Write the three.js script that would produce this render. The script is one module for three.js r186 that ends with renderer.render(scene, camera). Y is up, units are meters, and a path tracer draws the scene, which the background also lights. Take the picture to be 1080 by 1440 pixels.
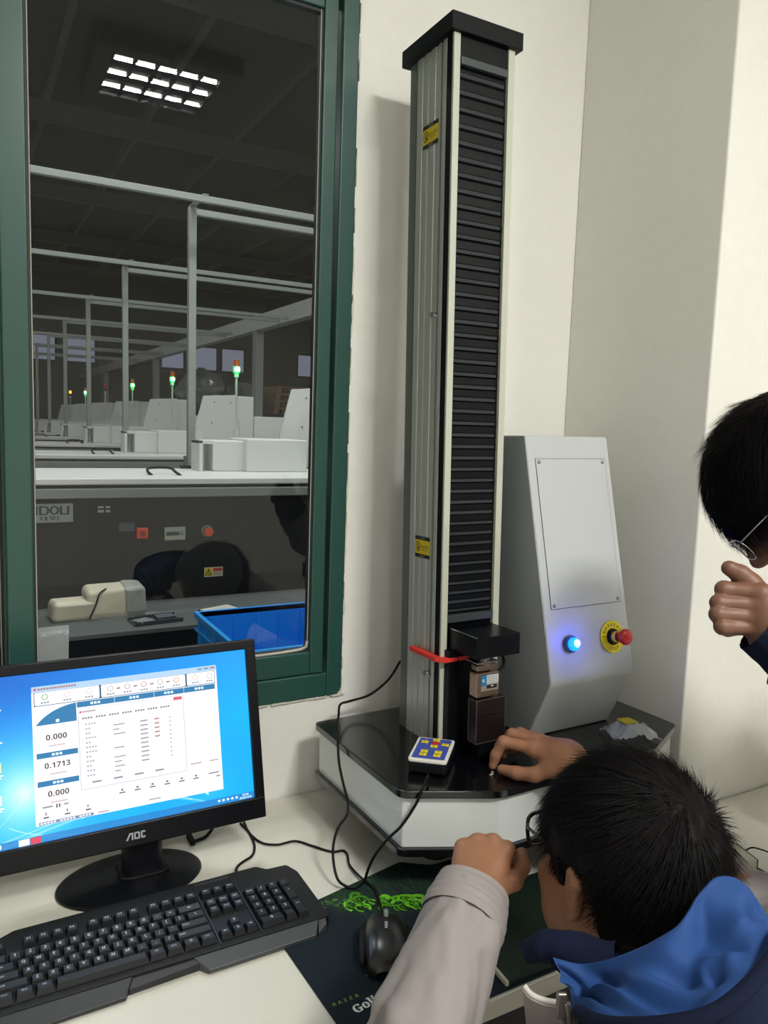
import * as THREE from 'three';
import { RoundedBoxGeometry } from 'three/addons/geometries/RoundedBoxGeometry.js';
import { mergeGeometries } from 'three/addons/utils/BufferGeometryUtils.js';
import { RectAreaLightUniformsLib } from 'three/addons/lights/RectAreaLightUniformsLib.js';
RectAreaLightUniformsLib.init();

// ------------------------------------------------------------------ camera, sky, light, exposure
const DESK = 0.75;                                   // desk top above the floor
const rad = (d) => d * Math.PI / 180;
const scene = new THREE.Scene();
scene.background = new THREE.Color(0.004, 0.005, 0.006);   // night outside the works
const camera = new THREE.PerspectiveCamera(2 * Math.atan(720 / 1074.3) * 180 / Math.PI, 1080 / 1440, 0.05, 80);
{
  const yaw = rad(29.02), pitch = rad(6.45), roll = rad(1.945);
  const fwd = new THREE.Vector3(Math.sin(yaw) * Math.cos(pitch), -Math.sin(pitch), -Math.cos(yaw) * Math.cos(pitch));
  const right = new THREE.Vector3(Math.cos(yaw), 0, Math.sin(yaw)), up = new THREE.Vector3().crossVectors(right, fwd);
  const r2 = right.clone().multiplyScalar(Math.cos(roll)).addScaledVector(up, Math.sin(roll));
  const u2 = up.clone().multiplyScalar(Math.cos(roll)).addScaledVector(right, -Math.sin(roll));
  camera.quaternion.setFromRotationMatrix(new THREE.Matrix4().makeBasis(r2, u2, fwd.clone().negate()));
  camera.position.set(0, DESK + 0.763, 1.3953);
}
scene.add(camera);
const renderer = new THREE.WebGLRenderer({ antialias: true });
renderer.toneMapping = THREE.LinearToneMapping;
renderer.toneMappingExposure = 1.12;
renderer.shadowMap.enabled = true;
const OFFICE_LAMP = 560, OFFICE_COLOR = new THREE.Color(1.0, 0.985, 0.93), FACTORY_LAMP = 24, FACTORY_COLOR = new THREE.Color(0.97, 1.0, 0.98);
const OFFICE_LAMPS = [[0.822, 2.298, 1.12], [2.5, 3.3, 1.0], [-1.0, 4.9, 0.6]];
const FACTORY_LAMPS = [[0.9, -0.95, 4.2], [0.9, -1.9, 5.2], [-1.4, -4.0, 5.2], [-1.8, -8.5, 5.2], [-2.2, -13.5, 5.2], [6.4, -6, 5.2], [8.6, -11, 5.2], [3.6, -2.2, 5.2]];

// ------------------------------------------------------------------ helpers
let seedNow = 7;
const rnd = () => { seedNow = (seedNow * 1664525 + 1013904223) >>> 0; return seedNow / 4294967296; };
const reseed = (n) => { seedNow = n >>> 0; };
const V = (x, y, z) => new THREE.Vector3(x, y, z);
const taken = new Map();
const numbered = (n) => { const k = taken.get(n) ?? 0; taken.set(n, k + 1); return k ? n + '_' + String(k).padStart(3, '0') : n; };
function part(parent, name, geo, mat, pos, rot) {
  const m = new THREE.Mesh(geo, mat); m.name = name; m.castShadow = m.receiveShadow = true;
  if (pos) m.position.set(...pos);
  if (rot) m.rotation.set(...rot);
  parent.add(m); return m;
}
function tag(o, label, category, group, kind) {
  if (label) o.userData.label = label;
  if (category) o.userData.category = category;
  if (group) o.userData.group = group;
  if (kind) o.userData.kind = kind;
  return o;
}
function thing(name, label, category, pos = [0, 0, 0], turn = 0, group) {
  const o = new THREE.Group(); o.name = numbered(name); o.position.set(...pos); o.rotation.y = turn; scene.add(o);
  return tag(o, label, category, group);
}
function single(name, geo, mat, label, category, pos, rot, group) { return tag(part(scene, numbered(name), geo, mat, pos, rot), label, category, group); }
function struct(name, geo, mat, pos, rot) { return tag(part(scene, name, geo, mat, pos, rot), null, null, null, 'structure'); }
const rbox = (w, h, d, r = 0.002, s = 2) => new RoundedBoxGeometry(w, h, d, s, Math.min(r, w / 2.01, h / 2.01, d / 2.01));
const box = (w, h, d) => new THREE.BoxGeometry(w, h, d);
const at = (g, x, y, z) => g.translate(x, y, z);
const cyl = (r1, r2, h, n = 24) => new THREE.CylinderGeometry(r1, r2, h, n);
const merge = (list) => mergeGeometries(list.map((g) => { const k = g.index ? g.toNonIndexed() : g; for (const a of Object.keys(k.attributes)) if (!['position', 'normal', 'uv'].includes(a)) k.deleteAttribute(a); if (!k.attributes.uv) k.setAttribute('uv', new THREE.Float32BufferAttribute(new Float32Array(k.attributes.position.count * 2), 2)); return k; }));
const boxAB = (a, b, r = 0.0015) => at(rbox(Math.abs(b[0] - a[0]), Math.abs(b[1] - a[1]), Math.abs(b[2] - a[2]), r), (a[0] + b[0]) / 2, (a[1] + b[1]) / 2, (a[2] + b[2]) / 2);
function outline(pts, round = 0) {
  const s = new THREE.Shape();
  if (!round) { pts.forEach((p, i) => (i ? s.lineTo(p[0], p[1]) : s.moveTo(p[0], p[1]))); s.closePath(); return s; }
  const n = pts.length;
  for (let i = 0; i < n; i++) {
    const p = new THREE.Vector2(...pts[i]), a = new THREE.Vector2(...pts[(i + n - 1) % n]), b = new THREE.Vector2(...pts[(i + 1) % n]);
    const r = Math.min(round, p.distanceTo(a) / 2.2, p.distanceTo(b) / 2.2);
    const q = p.clone().add(a.clone().sub(p).setLength(r)), w = p.clone().add(b.clone().sub(p).setLength(r));
    if (i) s.lineTo(q.x, q.y); else s.moveTo(q.x, q.y);
    s.quadraticCurveTo(p.x, p.y, w.x, w.y);
  }
  s.closePath(); return s;
}
// plan outline in (x, z), raised from y0 to y1
function slabXZ(pts, y0, y1, round = 0, bevel = 0.001) {
  const g = new THREE.ExtrudeGeometry(outline(pts.map(([x, z]) => [x, -z]), round), { depth: y1 - y0 - 2 * bevel, bevelEnabled: bevel > 0, bevelThickness: bevel, bevelSize: bevel, bevelOffset: -bevel, bevelSegments: 2, curveSegments: 8 });
  return g.rotateX(-Math.PI / 2).translate(0, y0 + bevel, 0);
}
// side profile in (z, y), drawn out from x0 to x1
function slabZY(pts, x0, x1, round = 0, bevel = 0.001) {
  const g = new THREE.ExtrudeGeometry(outline(pts.map(([z, y]) => [-z, y]), round), { depth: x1 - x0 - 2 * bevel, bevelEnabled: bevel > 0, bevelThickness: bevel, bevelSize: bevel, bevelOffset: -bevel, bevelSegments: 2, curveSegments: 6 });
  return g.rotateY(Math.PI / 2).translate(x0 + bevel, 0, 0);
}
function tube(pts, r, seg = 0, sides = 8, closed = false) {
  const c = new THREE.CatmullRomCurve3(pts.map((p) => (p.isVector3 ? p : V(...p))), closed, 'centripetal');
  return new THREE.TubeGeometry(c, seg || pts.length * 8, r, sides, closed);
}
function rod(a, b, r, n = 12) {
  const A = V(...a), B = V(...b), d = B.clone().sub(A), g = new THREE.CylinderGeometry(r, r, d.length(), n);
  g.applyQuaternion(new THREE.Quaternion().setFromUnitVectors(V(0, 1, 0), d.normalize()));
  return g.translate((a[0] + b[0]) / 2, (a[1] + b[1]) / 2, (a[2] + b[2]) / 2);
}
function decal(w, h) { return new THREE.PlaneGeometry(w, h); }
// flat outline in the plane z = 0 with a small thickness
const flat = (shape, t = 0.0008) => new THREE.ExtrudeGeometry(shape, { depth: t, bevelEnabled: false, curveSegments: 24 });
function ringShape(r, hole) { const s = new THREE.Shape(); s.absarc(0, 0, r, 0, 7); if (hole) { const h = new THREE.Path(); h.absarc(0, 0, hole, 0, 7); s.holes.push(h); } return s; }

// ------------------------------------------------------------------ textures and materials
function hash2(x, y, s) { let h = Math.imul(x | 0, 374761393) ^ Math.imul(y | 0, 668265263) ^ Math.imul(s, 2246822519); h = Math.imul(h ^ (h >>> 13), 1274126177); return ((h ^ (h >>> 16)) >>> 0) / 4294967296; }
function vnoise(x, y, s, per) {
  const xi = Math.floor(x), yi = Math.floor(y), f = x - xi, g = y - yi, w = (t) => ((t % per) + per) % per;
  const u = f * f * (3 - 2 * f), v = g * g * (3 - 2 * g), a = hash2(w(xi), w(yi), s), b = hash2(w(xi + 1), w(yi), s), c = hash2(w(xi), w(yi + 1), s), d = hash2(w(xi + 1), w(yi + 1), s);
  return (a + (b - a) * u) * (1 - v) + (c + (d - c) * u) * v;
}
function noiseTexture(n, fn, srgb, rx = 1, ry = 1) {
  const data = new Uint8Array(n * n * 4);
  for (let y = 0; y < n; y++) for (let x = 0; x < n; x++) { const c = fn(x / n, y / n); const o = (y * n + x) * 4; for (let k = 0; k < 3; k++) data[o + k] = Math.max(0, Math.min(255, Array.isArray(c) ? c[k] : c)); data[o + 3] = 255; }
  const t = new THREE.DataTexture(data, n, n); t.wrapS = t.wrapT = THREE.RepeatWrapping; t.magFilter = THREE.LinearFilter; t.minFilter = THREE.LinearMipmapLinearFilter; t.generateMipmaps = true;
  if (srgb) t.colorSpace = THREE.SRGBColorSpace;
  t.repeat.set(rx, ry); t.needsUpdate = true; return t;
}
function fbm(u, v, base, oct, s) { let a = 0, w = 0.5, sum = 0; for (let i = 0; i < oct; i++) { const p = base << i; a += w * vnoise(u * p, v * p, s + i, p); sum += w; w *= 0.5; } return a / sum; }
function canvasTexture(w, h, draw) {
  const c = document.createElement('canvas'); c.width = w; c.height = h; const g = c.getContext('2d'); draw(g, w, h);
  const t = new THREE.CanvasTexture(c); t.colorSpace = THREE.SRGBColorSpace; t.magFilter = THREE.LinearFilter; t.anisotropy = 8; return t;
}
function worldUV(geo, s = 1) {   // box projection in metres
  const p = geo.attributes.position, n = geo.attributes.normal, uv = new Float32Array(p.count * 2);
  for (let i = 0; i < p.count; i++) {
    const x = Math.abs(n.getX(i)), y = Math.abs(n.getY(i)), z = Math.abs(n.getZ(i));
    const [a, b] = y >= x && y >= z ? [p.getX(i), p.getZ(i)] : x >= z ? [p.getZ(i), p.getY(i)] : [p.getX(i), p.getY(i)];
    uv[2 * i] = a * s; uv[2 * i + 1] = b * s;
  }
  geo.setAttribute('uv', new THREE.BufferAttribute(uv, 2)); return geo;
}
const std = (color, roughness = 0.6, more = {}) => new THREE.MeshStandardMaterial({ color, roughness, ...more });
const phys = (color, roughness, more) => new THREE.MeshPhysicalMaterial({ color, roughness, ...more });
const wallBump = noiseTexture(512, (u, v) => 90 + 110 * fbm(u, v, 48, 3, 3) + 50 * fbm(u, v, 5, 3, 9), false, 1.4, 1.4);
const wallColor = noiseTexture(512, (u, v) => { const a = fbm(u, v, 3, 5, 21), b = fbm(u, v, 60, 2, 33); const k = 240 + 7 * (a - 0.5) + 3 * (b - 0.5); return [k, k - 1, k - 7]; }, true, 0.9, 0.9);
const speck = noiseTexture(256, (u, v) => 110 + 145 * fbm(u, v, 32, 3, 5), false, 6, 6);
const weave = noiseTexture(256, (u, v) => 128 + 60 * Math.sin(u * Math.PI * 2 * 48) * Math.sin(v * Math.PI * 2 * 48) + 60 * (fbm(u, v, 24, 2, 8) - 0.5), false, 8, 8);
const M = {
  wall: std(0xffffff, 0.88, { map: wallColor, bumpMap: wallBump, bumpScale: 0.0003 }),
  pillar: std(0xf4f4f2, 0.9, { map: wallColor, bumpMap: wallBump, bumpScale: 0.0008 }),
  ceiling: std(0xf0f0ea, 0.95),
  floor: std(0xbdbdb8, 0.55, { roughnessMap: speck }),
  concrete: std(0x55585a, 0.75, { roughnessMap: speck }),
  greenFrame: phys(0x264f48, 0.36, { clearcoat: 0.25, clearcoatRoughness: 0.3 }),
  gasket: std(0x23292b, 0.55),
  sealant: std(0xb7b2a6, 0.6),
  glass: phys(0xffffff, 0.0, { transmission: 1, thickness: 0, ior: 1.5 }),
  blackGloss: phys(0x07080c, 0.2, { clearcoat: 0.4, clearcoatRoughness: 0.12 }),
  blackSatin: phys(0x07090c, 0.45, { specularIntensity: 0.4 }),
  blackMatt: phys(0x08090b, 0.75, { specularIntensity: 0.4 }),
  boxGrey: phys(0xb7bbbc, 0.42, { clearcoat: 0.15, clearcoatRoughness: 0.4 }),
  bodyWhite: phys(0xd8dddb, 0.3, { clearcoat: 0.5, clearcoatRoughness: 0.15 }),
  alu: std(0xbcc0b9, 0.34, { metalness: 0.35 }),
  aluDark: std(0x6d736d, 0.42, { metalness: 0.45 }),
  cream: std(0xbdbfb0, 0.45),
  chrome: std(0xd0d0d0, 0.18, { metalness: 1 }),
  steel: std(0x8f8b88, 0.35, { metalness: 0.9 }),
  darkSteel: std(0x2a2626, 0.3, { metalness: 0.7 }),
  rubber: phys(0x0a0a0b, 0.6, { specularIntensity: 0.5 }),
  red: phys(0xc0161c, 0.3, { clearcoat: 0.4 }),
  pointer: std(0xd8342a, 0.5),
  yellow: std(0xe9d313, 0.45),
  desk: std(0xd0cec3, 0.36),
  deskEdge: std(0xa9a699, 0.5),
  plasticDark: phys(0x0b0d13, 0.4, { specularIntensity: 0.55, clearcoat: 0.1, clearcoatRoughness: 0.3 }),
  machineWhite: std(0xd9dbd8, 0.5),
  machineGrey: std(0x7b817e, 0.5),
  machineDark: phys(0x0e1117, 0.6, { specularIntensity: 0.5 }),
  galvanised: std(0x9fa5a1, 0.5, { metalness: 0.2 }),
  roofSteel: std(0x3e4541, 0.7),
  purlin: std(0x656c67, 0.65),
};
// ------------------------------------------------------------------ the office room
const RX0 = -2.7, RX1 = 4.3, RZ1 = 5.8, CEIL = 3.08, WX = 0.683, WY0 = DESK + 0.202, WY1 = DESK + 1.66, PX = 1.256, PZ = 0.397;
struct('floor', worldUV(at(box(RX1 - RX0 + 0.4, 0.2, RZ1 + 0.2), (RX0 + RX1) / 2, -0.1, (RZ1 - 0.2) / 2 + 0.1)), M.floor);
struct('ceiling', at(box(RX1 - RX0 + 0.4, 0.2, RZ1 + 0.4), (RX0 + RX1) / 2, CEIL + 0.1, RZ1 / 2 - 0.1), M.ceiling);
struct('wall_left', worldUV(at(box(0.2, CEIL, RZ1 + 0.2), RX0 - 0.1, CEIL / 2, RZ1 / 2)), M.wall);
struct('wall_right', worldUV(at(box(0.2, CEIL, RZ1 + 0.2), RX1 + 0.1, CEIL / 2, RZ1 / 2)), M.wall);
struct('wall_front', worldUV(at(box(RX1 - RX0 + 0.4, CEIL, 0.2), (RX0 + RX1) / 2, CEIL / 2, RZ1 + 0.1)), M.wall);
{
  const s = new THREE.Shape(); s.moveTo(RX0 - 0.2, 0); s.lineTo(RX1 + 0.2, 0); s.lineTo(RX1 + 0.2, CEIL); s.lineTo(RX0 - 0.2, CEIL); s.closePath();
  const h = new THREE.Path(); h.moveTo(-1.05, WY0); h.lineTo(-1.05, WY1); h.lineTo(WX, WY1); h.lineTo(WX, WY0); h.closePath(); s.holes.push(h);
  struct('wall_back', worldUV(new THREE.ExtrudeGeometry(s, { depth: 0.18, bevelEnabled: false }).translate(0, 0, -0.18)), M.wall);
}
struct('pillar', worldUV(boxAB([PX, 0, 0], [2.1, CEIL, PZ], 0.004)), M.pillar);

// ragged plaster and old paint along the window frame
{
  reseed(11);
  const bits = [];
  const chip = (x, y, w, h) => { const pts = []; for (let i = 0; i < 9; i++) { const a = i / 9 * Math.PI * 2, k = 0.6 + 0.5 * rnd(); pts.push([x + Math.cos(a) * w * k, y + Math.sin(a) * h * k]); } bits.push(flat(outline(pts), 0.0035 + 0.002 * rnd()).translate(0, 0, 0.001)); };
  for (let i = 0; i < 40; i++) chip(WX + 0.0005 + 0.0015 * rnd(), DESK + 0.22 + 1.40 * rnd(), 0.0012 + 0.0020 * rnd() * rnd(), 0.006 + 0.03 * rnd());
  for (let i = 0; i < 22; i++) chip(0.42 + 0.27 * rnd(), WY0 - 0.001, 0.005 + 0.012 * rnd(), 0.0012 + 0.0022 * rnd());
  for (let i = 0; i < 7; i++) chip(0.670 + 0.014 * rnd(), WY0 + 0.012 * rnd(), 0.0035, 0.004);
  tag(part(scene, 'trim_1', merge(bits), std(0xd6d3c8, 0.9)), null, null, null, 'structure');
}

// the sliding window: green frame, two sashes
{
  const w = tag(new THREE.Group(), null, null, null, 'structure'); w.name = 'window_1'; scene.add(w);
  const F = M.greenFrame, y0 = WY0, y1 = WY1, xa = -1.05;
  part(w, 'frame', boxAB([WX - 0.034, y0, -0.10], [WX, y1, 0.006], 0.003), F);
  part(w, 'frame', boxAB([xa, y0, -0.10], [xa + 0.034, y1, 0.006], 0.003), F);
  part(w, 'frame', boxAB([xa + 0.034, y0, -0.10], [WX - 0.034, y0 + 0.05, 0.006], 0.003), F);
  part(w, 'frame', boxAB([xa + 0.034, y1 - 0.05, -0.10], [WX - 0.034, y1, 0.006], 0.003), F);
  const sash = (x0, x1, z0, z1, stileL, stileR) => {
    const sy0 = y0 + 0.051, sy1 = y1 - 0.078, top = y1 - 0.13, bot = y0 + 0.098, g = new THREE.Group(); g.name = 'sash'; w.add(g);
    part(g, 'stile', boxAB([x0, sy0, z0], [x0 + stileL, sy1 + 0.028, z1], 0.003), F);
    part(g, 'stile', boxAB([x1 - stileR, sy0, z0], [x1, sy1 + 0.028, z1], 0.003), F);
    part(g, 'rail', boxAB([x0 + stileL, sy0, z0], [x1 - stileR, bot, z1], 0.003), F);
    part(g, 'rail', boxAB([x0 + stileL, top, z0], [x1 - stileR, sy1 + 0.028, z1], 0.003), F);
    const ix0 = x0 + stileL, ix1 = x1 - stileR, s = outline([[ix0, bot], [ix1, bot], [ix1, top], [ix0, top]]), h = new THREE.Path(), q = 0.006, r = 0.012;
    h.moveTo(ix0 + q, bot + q + r); h.quadraticCurveTo(ix0 + q, bot + q, ix0 + q + r, bot + q); h.lineTo(ix1 - q - r, bot + q); h.quadraticCurveTo(ix1 - q, bot + q, ix1 - q, bot + q + r); h.lineTo(ix1 - q, top - q); h.lineTo(ix0 + q, top - q); h.closePath();
    s.holes.push(h);
    part(g, 'gasket', new THREE.ExtrudeGeometry(s, { depth: 0.012, bevelEnabled: false }).translate(0, 0, (z0 + z1) / 2 - 0.006), M.gasket);
    part(g, 'pane', new THREE.PlaneGeometry(ix1 - ix0, top - bot).translate((ix0 + ix1) / 2, (top + bot) / 2, (z0 + z1) / 2 - 0.001), M.glass);
    part(g, 'sealant', merge([tube([[ix0 + 0.012, bot + 0.005, (z0 + z1) / 2 + 0.006], [ix1 - 0.02, bot + 0.005, (z0 + z1) / 2 + 0.006], [ix1 - 0.008, bot + 0.008, (z0 + z1) / 2 + 0.006], [ix1 - 0.005, bot + 0.022, (z0 + z1) / 2 + 0.006]], 0.0032, 40, 6), boxAB([ix1 - 0.0055, bot + 0.02, (z0 + z1) / 2 + 0.004], [ix1 - 0.004, top, (z0 + z1) / 2 + 0.0065], 0.0003), boxAB([ix0 + 0.004, bot + 0.02, (z0 + z1) / 2 + 0.004], [ix0 + 0.0055, top, (z0 + z1) / 2 + 0.0065], 0.0003)]), M.sealant);
  };
  sash(0.0605, 0.641, -0.022, 0.002, 0.0405, 0.029);
  sash(-1.014, 0.099, -0.052, -0.028, 0.029, 0.0425);
}

// ceiling lamps: square louvre fittings with three tubes
function louvreLamp(x, z, power, label) {
  const W = 0.463, L = 0.44, t = thing('ceiling_lamp', label, 'ceiling lamp', [x, CEIL, z], 0, 'square louvre ceiling lamps');
  const mirror = std(0xd6d8d8, 0.16, { metalness: 1 }), satin = std(0x5d6062, 0.5, { metalness: 0.7 }), white = std(0xdfe0dd, 0.5), glow = std(0xffffff, 0.5, { emissive: 0xfffbee, emissiveIntensity: 26 });
  part(t, 'housing', merge([boxAB([-0.3, -0.08, -0.3], [-W / 2, 0, 0.3]), boxAB([W / 2, -0.08, -0.3], [0.3, 0, 0.3]), boxAB([-W / 2, -0.08, -0.3], [W / 2, 0, -L / 2]), boxAB([-W / 2, -0.08, L / 2], [W / 2, 0, 0.3]), boxAB([-W / 2, -0.008, -L / 2], [W / 2, 0, L / 2])]), white);
  const rowL = L / 3;
  for (let r = 0; r < 3; r++) {
    const zc = -L / 2 + rowL * (r + 0.5);
    part(t, 'tube', new THREE.CylinderGeometry(0.008, 0.008, W - 0.02, 16).rotateZ(Math.PI / 2).translate(0, -0.057, zc), glow);
    const prof = (s) => { const pts = []; for (let i = 0; i <= 6; i++) { const k = i / 6; pts.push([s * (rowL / 2 - 0.002 - 0.038 * (1 - k) * (1 - k)), -0.078 + (1 - k) * 0.066]); } for (let i = 6; i >= 0; i--) { const k = i / 6; pts.push([s * (rowL / 2 - 0.0005 - 0.038 * (1 - k) * (1 - k)), -0.078 + (1 - k) * 0.066]); } return slabZY(pts, -W / 2, W / 2, 0, 0); };
    part(t, 'reflector', prof(1).translate(0, 0, zc), satin); part(t, 'reflector', prof(-1).translate(0, 0, zc), satin);
    for (let c = 0; c <= 5; c++) {
      const xc = -W / 2 + W * c / 5, s = outline([[xc - 0.001, -0.03], [xc + 0.001, -0.03], [xc + 0.0065, -0.0785], [xc - 0.0065, -0.0785]]);
      part(t, 'blade', new THREE.ExtrudeGeometry(s, { depth: rowL - 0.012, bevelEnabled: false }).translate(0, 0, zc - rowL / 2 + 0.006), satin);
    }
    const l = new THREE.RectAreaLight(OFFICE_COLOR, OFFICE_LAMP * 1.9 * power, W - 0.02, 0.0135); l.position.set(0, -0.0662, zc); l.rotation.x = -Math.PI / 2; t.add(l);
  }
  return t;
}
OFFICE_LAMPS.forEach(([x, z, power], i) => louvreLamp(x, z, power, ['square mirrored louvre ceiling lamp whose reflection shows in the window pane', 'square louvre ceiling lamp nearest the pillar, behind the camera', 'square louvre ceiling lamp at the back of the room on the left'][i]));

// ------------------------------------------------------------------ the desk
{
  const d = thing('desk', 'long white laminate desk top against the wall under the window', 'desk', [0, 0, 0]);
  part(d, 'desk_top', worldUV(slabXZ([[-1.5, 0.004], [PX - 0.006, 0.004], [PX - 0.006, PZ + 0.006], [2.3, PZ + 0.006], [2.3, 0.648], [-1.5, 0.648]], DESK - 0.025, DESK, 0, 0.001)), M.desk);
  part(d, 'edge_band', boxAB([-1.5, DESK - 0.0255, 0.648], [2.3, DESK - 0.0005, 0.6505], 0.0005), M.deskEdge);
  part(d, 'side_panel', boxAB([-1.49, 0, 0.02], [-1.465, DESK - 0.025, 0.62]), M.deskEdge);
  part(d, 'side_panel', boxAB([2.255, 0, PZ + 0.02], [2.28, DESK - 0.025, 0.62]), M.deskEdge);
  part(d, 'side_panel', boxAB([0.40, 0, 0.02], [0.425, DESK - 0.025, 0.6]), std(0x2a282c, 0.7));
  part(d, 'front_panel', boxAB([0.43, 0.06, 0.325], [PX - 0.012, DESK - 0.025, 0.343]), std(0x17151a, 0.7));  // added dark panel, keeps the gap under the desk dark
  part(d, 'back_panel', boxAB([-1.46, 0.25, 0.03], [0.40, DESK - 0.025, 0.045]), M.deskEdge);
}
// ------------------------------------------------------------------ the tensile testing machine (own axes: x along the wall, y up the column, z to the room)
{
  const t = thing('tensile_testing_machine', 'tall single-column tensile testing machine with black bellows and grey control box on the desk', 'testing machine', [0.9, DESK, 0.3]);
  t.rotation.set(rad(-1.5), rad(0.4), rad(0.4));
  const plan = [[-0.302, -0.232], [0.338, -0.232], [0.338, 0.106], [0.193, 0.179], [-0.157, 0.179], [-0.302, 0.104]], cx = 0.018, cz = -0.03;
  const inset = (d) => plan.map(([x, z]) => [cx + (x - cx) * (1 - d / 0.32), cz + (z - cz) * (1 - d / 0.2)]);
  part(t, 'top_plate', slabXZ(plan, 0.172, 0.185, 0.014, 0.0015), M.blackGloss);
  part(t, 'bottom_plate', slabXZ(plan, 0.074, 0.087, 0.014, 0.0015), M.blackGloss);
  part(t, 'base_body', slabXZ(inset(0.008), 0.087, 0.172, 0.004, 0.0005), M.bodyWhite);
  for (const [x, z] of [[-0.19, -0.16], [0.23, -0.16], [-0.17, 0.01], [0.21, 0.01]]) {
    const yb = -(0.0262 * z + 0.007 * x) + 0.0016;
    part(t, 'foot', merge([at(cyl(0.012, 0.012, 0.074 - yb - 0.016, 16), x, (0.074 + yb + 0.016) / 2, z), at(cyl(0.022, 0.028, 0.016, 20), x, yb + 0.008, z)]), M.rubber);
  }
  // column: aluminium extrusion with grooves, black core, cap
  const Y0 = 0.185, Y1 = 1.418;
  part(t, 'column_core', boxAB([-0.150, Y0, -0.148], [-0.040, Y1, -0.010], 0.001), M.blackSatin);
  {
    // the left side seen in plan: a rounded back corner, flats, shallow flutes and two dark slots
    const prof = (pts) => slabXZ(pts, Y0, Y1, 0, 0);
    part(t, 'side_extrusion', prof([[-0.148, -0.1525], [-0.1505, -0.1525], [-0.1535, -0.150], [-0.1548, -0.146], [-0.1552, -0.124], [-0.148, -0.124]]), M.aluDark);
    const flutes = [[-0.148, -0.1205], [-0.1562, -0.1205]];
    for (const [z, dx] of [[-0.104, 0], [-0.1035, 0.0014], [-0.096, 0.0018], [-0.0955, 0], [-0.085, 0], [-0.0845, 0.0022], [-0.077, 0.0022], [-0.0765, 0], [-0.062, 0], [-0.0615, 0.0014], [-0.052, 0.0014], [-0.0515, 0], [-0.0445, 0]]) flutes.push([-0.1562 + dx, z]);
    flutes.push([-0.148, -0.0445]);
    part(t, 'side_extrusion', prof(flutes), M.alu);
    part(t, 'side_extrusion', prof([[-0.148, -0.0385], [-0.1562, -0.0385], [-0.1567, -0.0375], [-0.1567, -0.0285], [-0.1560, -0.0275], [-0.148, -0.0275]]), M.alu);
  }
  part(t, 'side_strip', boxAB([-0.1565, Y0, -0.0262], [-0.148, Y1, -0.0085], 0.0008), M.blackSatin);
  part(t, 'corner_strip', boxAB([-0.158, Y0, -0.0085], [-0.145, Y1, -0.0030], 0.001), M.cream);
  part(t, 'corner_strip', boxAB([-0.0440, Y0, -0.0120], [-0.0305, Y1, -0.0030], 0.001), M.cream);
  part(t, 'right_side', boxAB([-0.040, Y0, -0.150], [-0.0315, Y1, -0.013], 0.001), M.aluDark);
  part(t, 'front_cover', boxAB([-0.145, Y0, -0.012], [-0.044, 0.372, -0.006], 0.0008), M.blackSatin);
  part(t, 'cap', boxAB([-0.167, Y1, -0.160], [-0.0185, Y1 + 0.029, 0.004], 0.0015), phys(0x080c10, 0.45, { specularIntensity: 0.4 }));
  part(t, 'cap_lining', boxAB([-0.1448, Y1 - 0.042, -0.012], [-0.0442, Y1, -0.006], 0.0005), M.blackSatin);
  // bellows: folded pleats between two end bars, packed closer towards the bottom
  const barMat = std(0x44494b, 0.5, { roughnessMap: speck, metalness: 0.3 });
  part(t, 'bellows_end_bar', boxAB([-0.1445, 1.368, -0.008], [-0.0470, 1.381, 0.0005], 0.001), barMat);
  part(t, 'bellows_end_bar', boxAB([-0.1445, 0.418, -0.008], [-0.0470, 0.432, 0.0005], 0.001), barMat);
  const pleatMat = phys(0x050608, 0.8, { specularIntensity: 0.22 }), ridgeMat = phys(0x2c3133, 0.6, { specularIntensity: 0.5, bumpMap: weave, bumpScale: 0.0002 });
  let y = 1.368; reseed(5);
  while (y > 0.436) {
    const p = 0.0165 + 0.0115 * (y - 0.43) / 0.94, lo = Math.max(0.432, y - p), h = y - lo, e = 0.0008 * (rnd() - 0.5);
    const pl = part(t, 'pleat', slabZY([[-0.0155, y], [-0.0148, y - h * 0.06], [-0.0090, y - h * 0.30], [-0.0072 + e, y - h * 0.36], [-0.0072 + e, y - h * 0.62], [-0.0088, y - h * 0.68], [-0.0148, lo + h * 0.05], [-0.0158, lo]], -0.1435, -0.0460, 0, 0), pleatMat);
    part(pl, 'pleat_edge', slabZY([[-0.0080, y - h * 0.335], [-0.0066 + e, y - h * 0.375], [-0.0062 + e, y - h * 0.60], [-0.0080, y - h * 0.635]], -0.1425, -0.0500 + 0.0015 * (rnd() - 0.5), 0, 0.0003), ridgeMat);
    y = lo;
  }
  // red limit pointer, screws on the slot
  part(t, 'limit_pointer', slabXZ([[-0.172, -0.090], [-0.1585, -0.090], [-0.1585, -0.001], [-0.104, -0.001], [-0.104, 0.010], [-0.158, 0.014], [-0.172, -0.002]], 0.3505, 0.3580, 0.003, 0.0006), M.pointer);
  for (const yy of [0.962, 0.318]) part(t, 'clamp_screw', merge([rod([-0.1562, yy, -0.0445], [-0.166, yy, -0.0445], 0.0042), rod([-0.160, yy - 0.002, -0.0445], [-0.160, yy - 0.004, -0.033], 0.0016), rod([-0.166, yy, -0.052], [-0.166, yy, -0.040], 0.0016)]), M.chrome);
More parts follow.
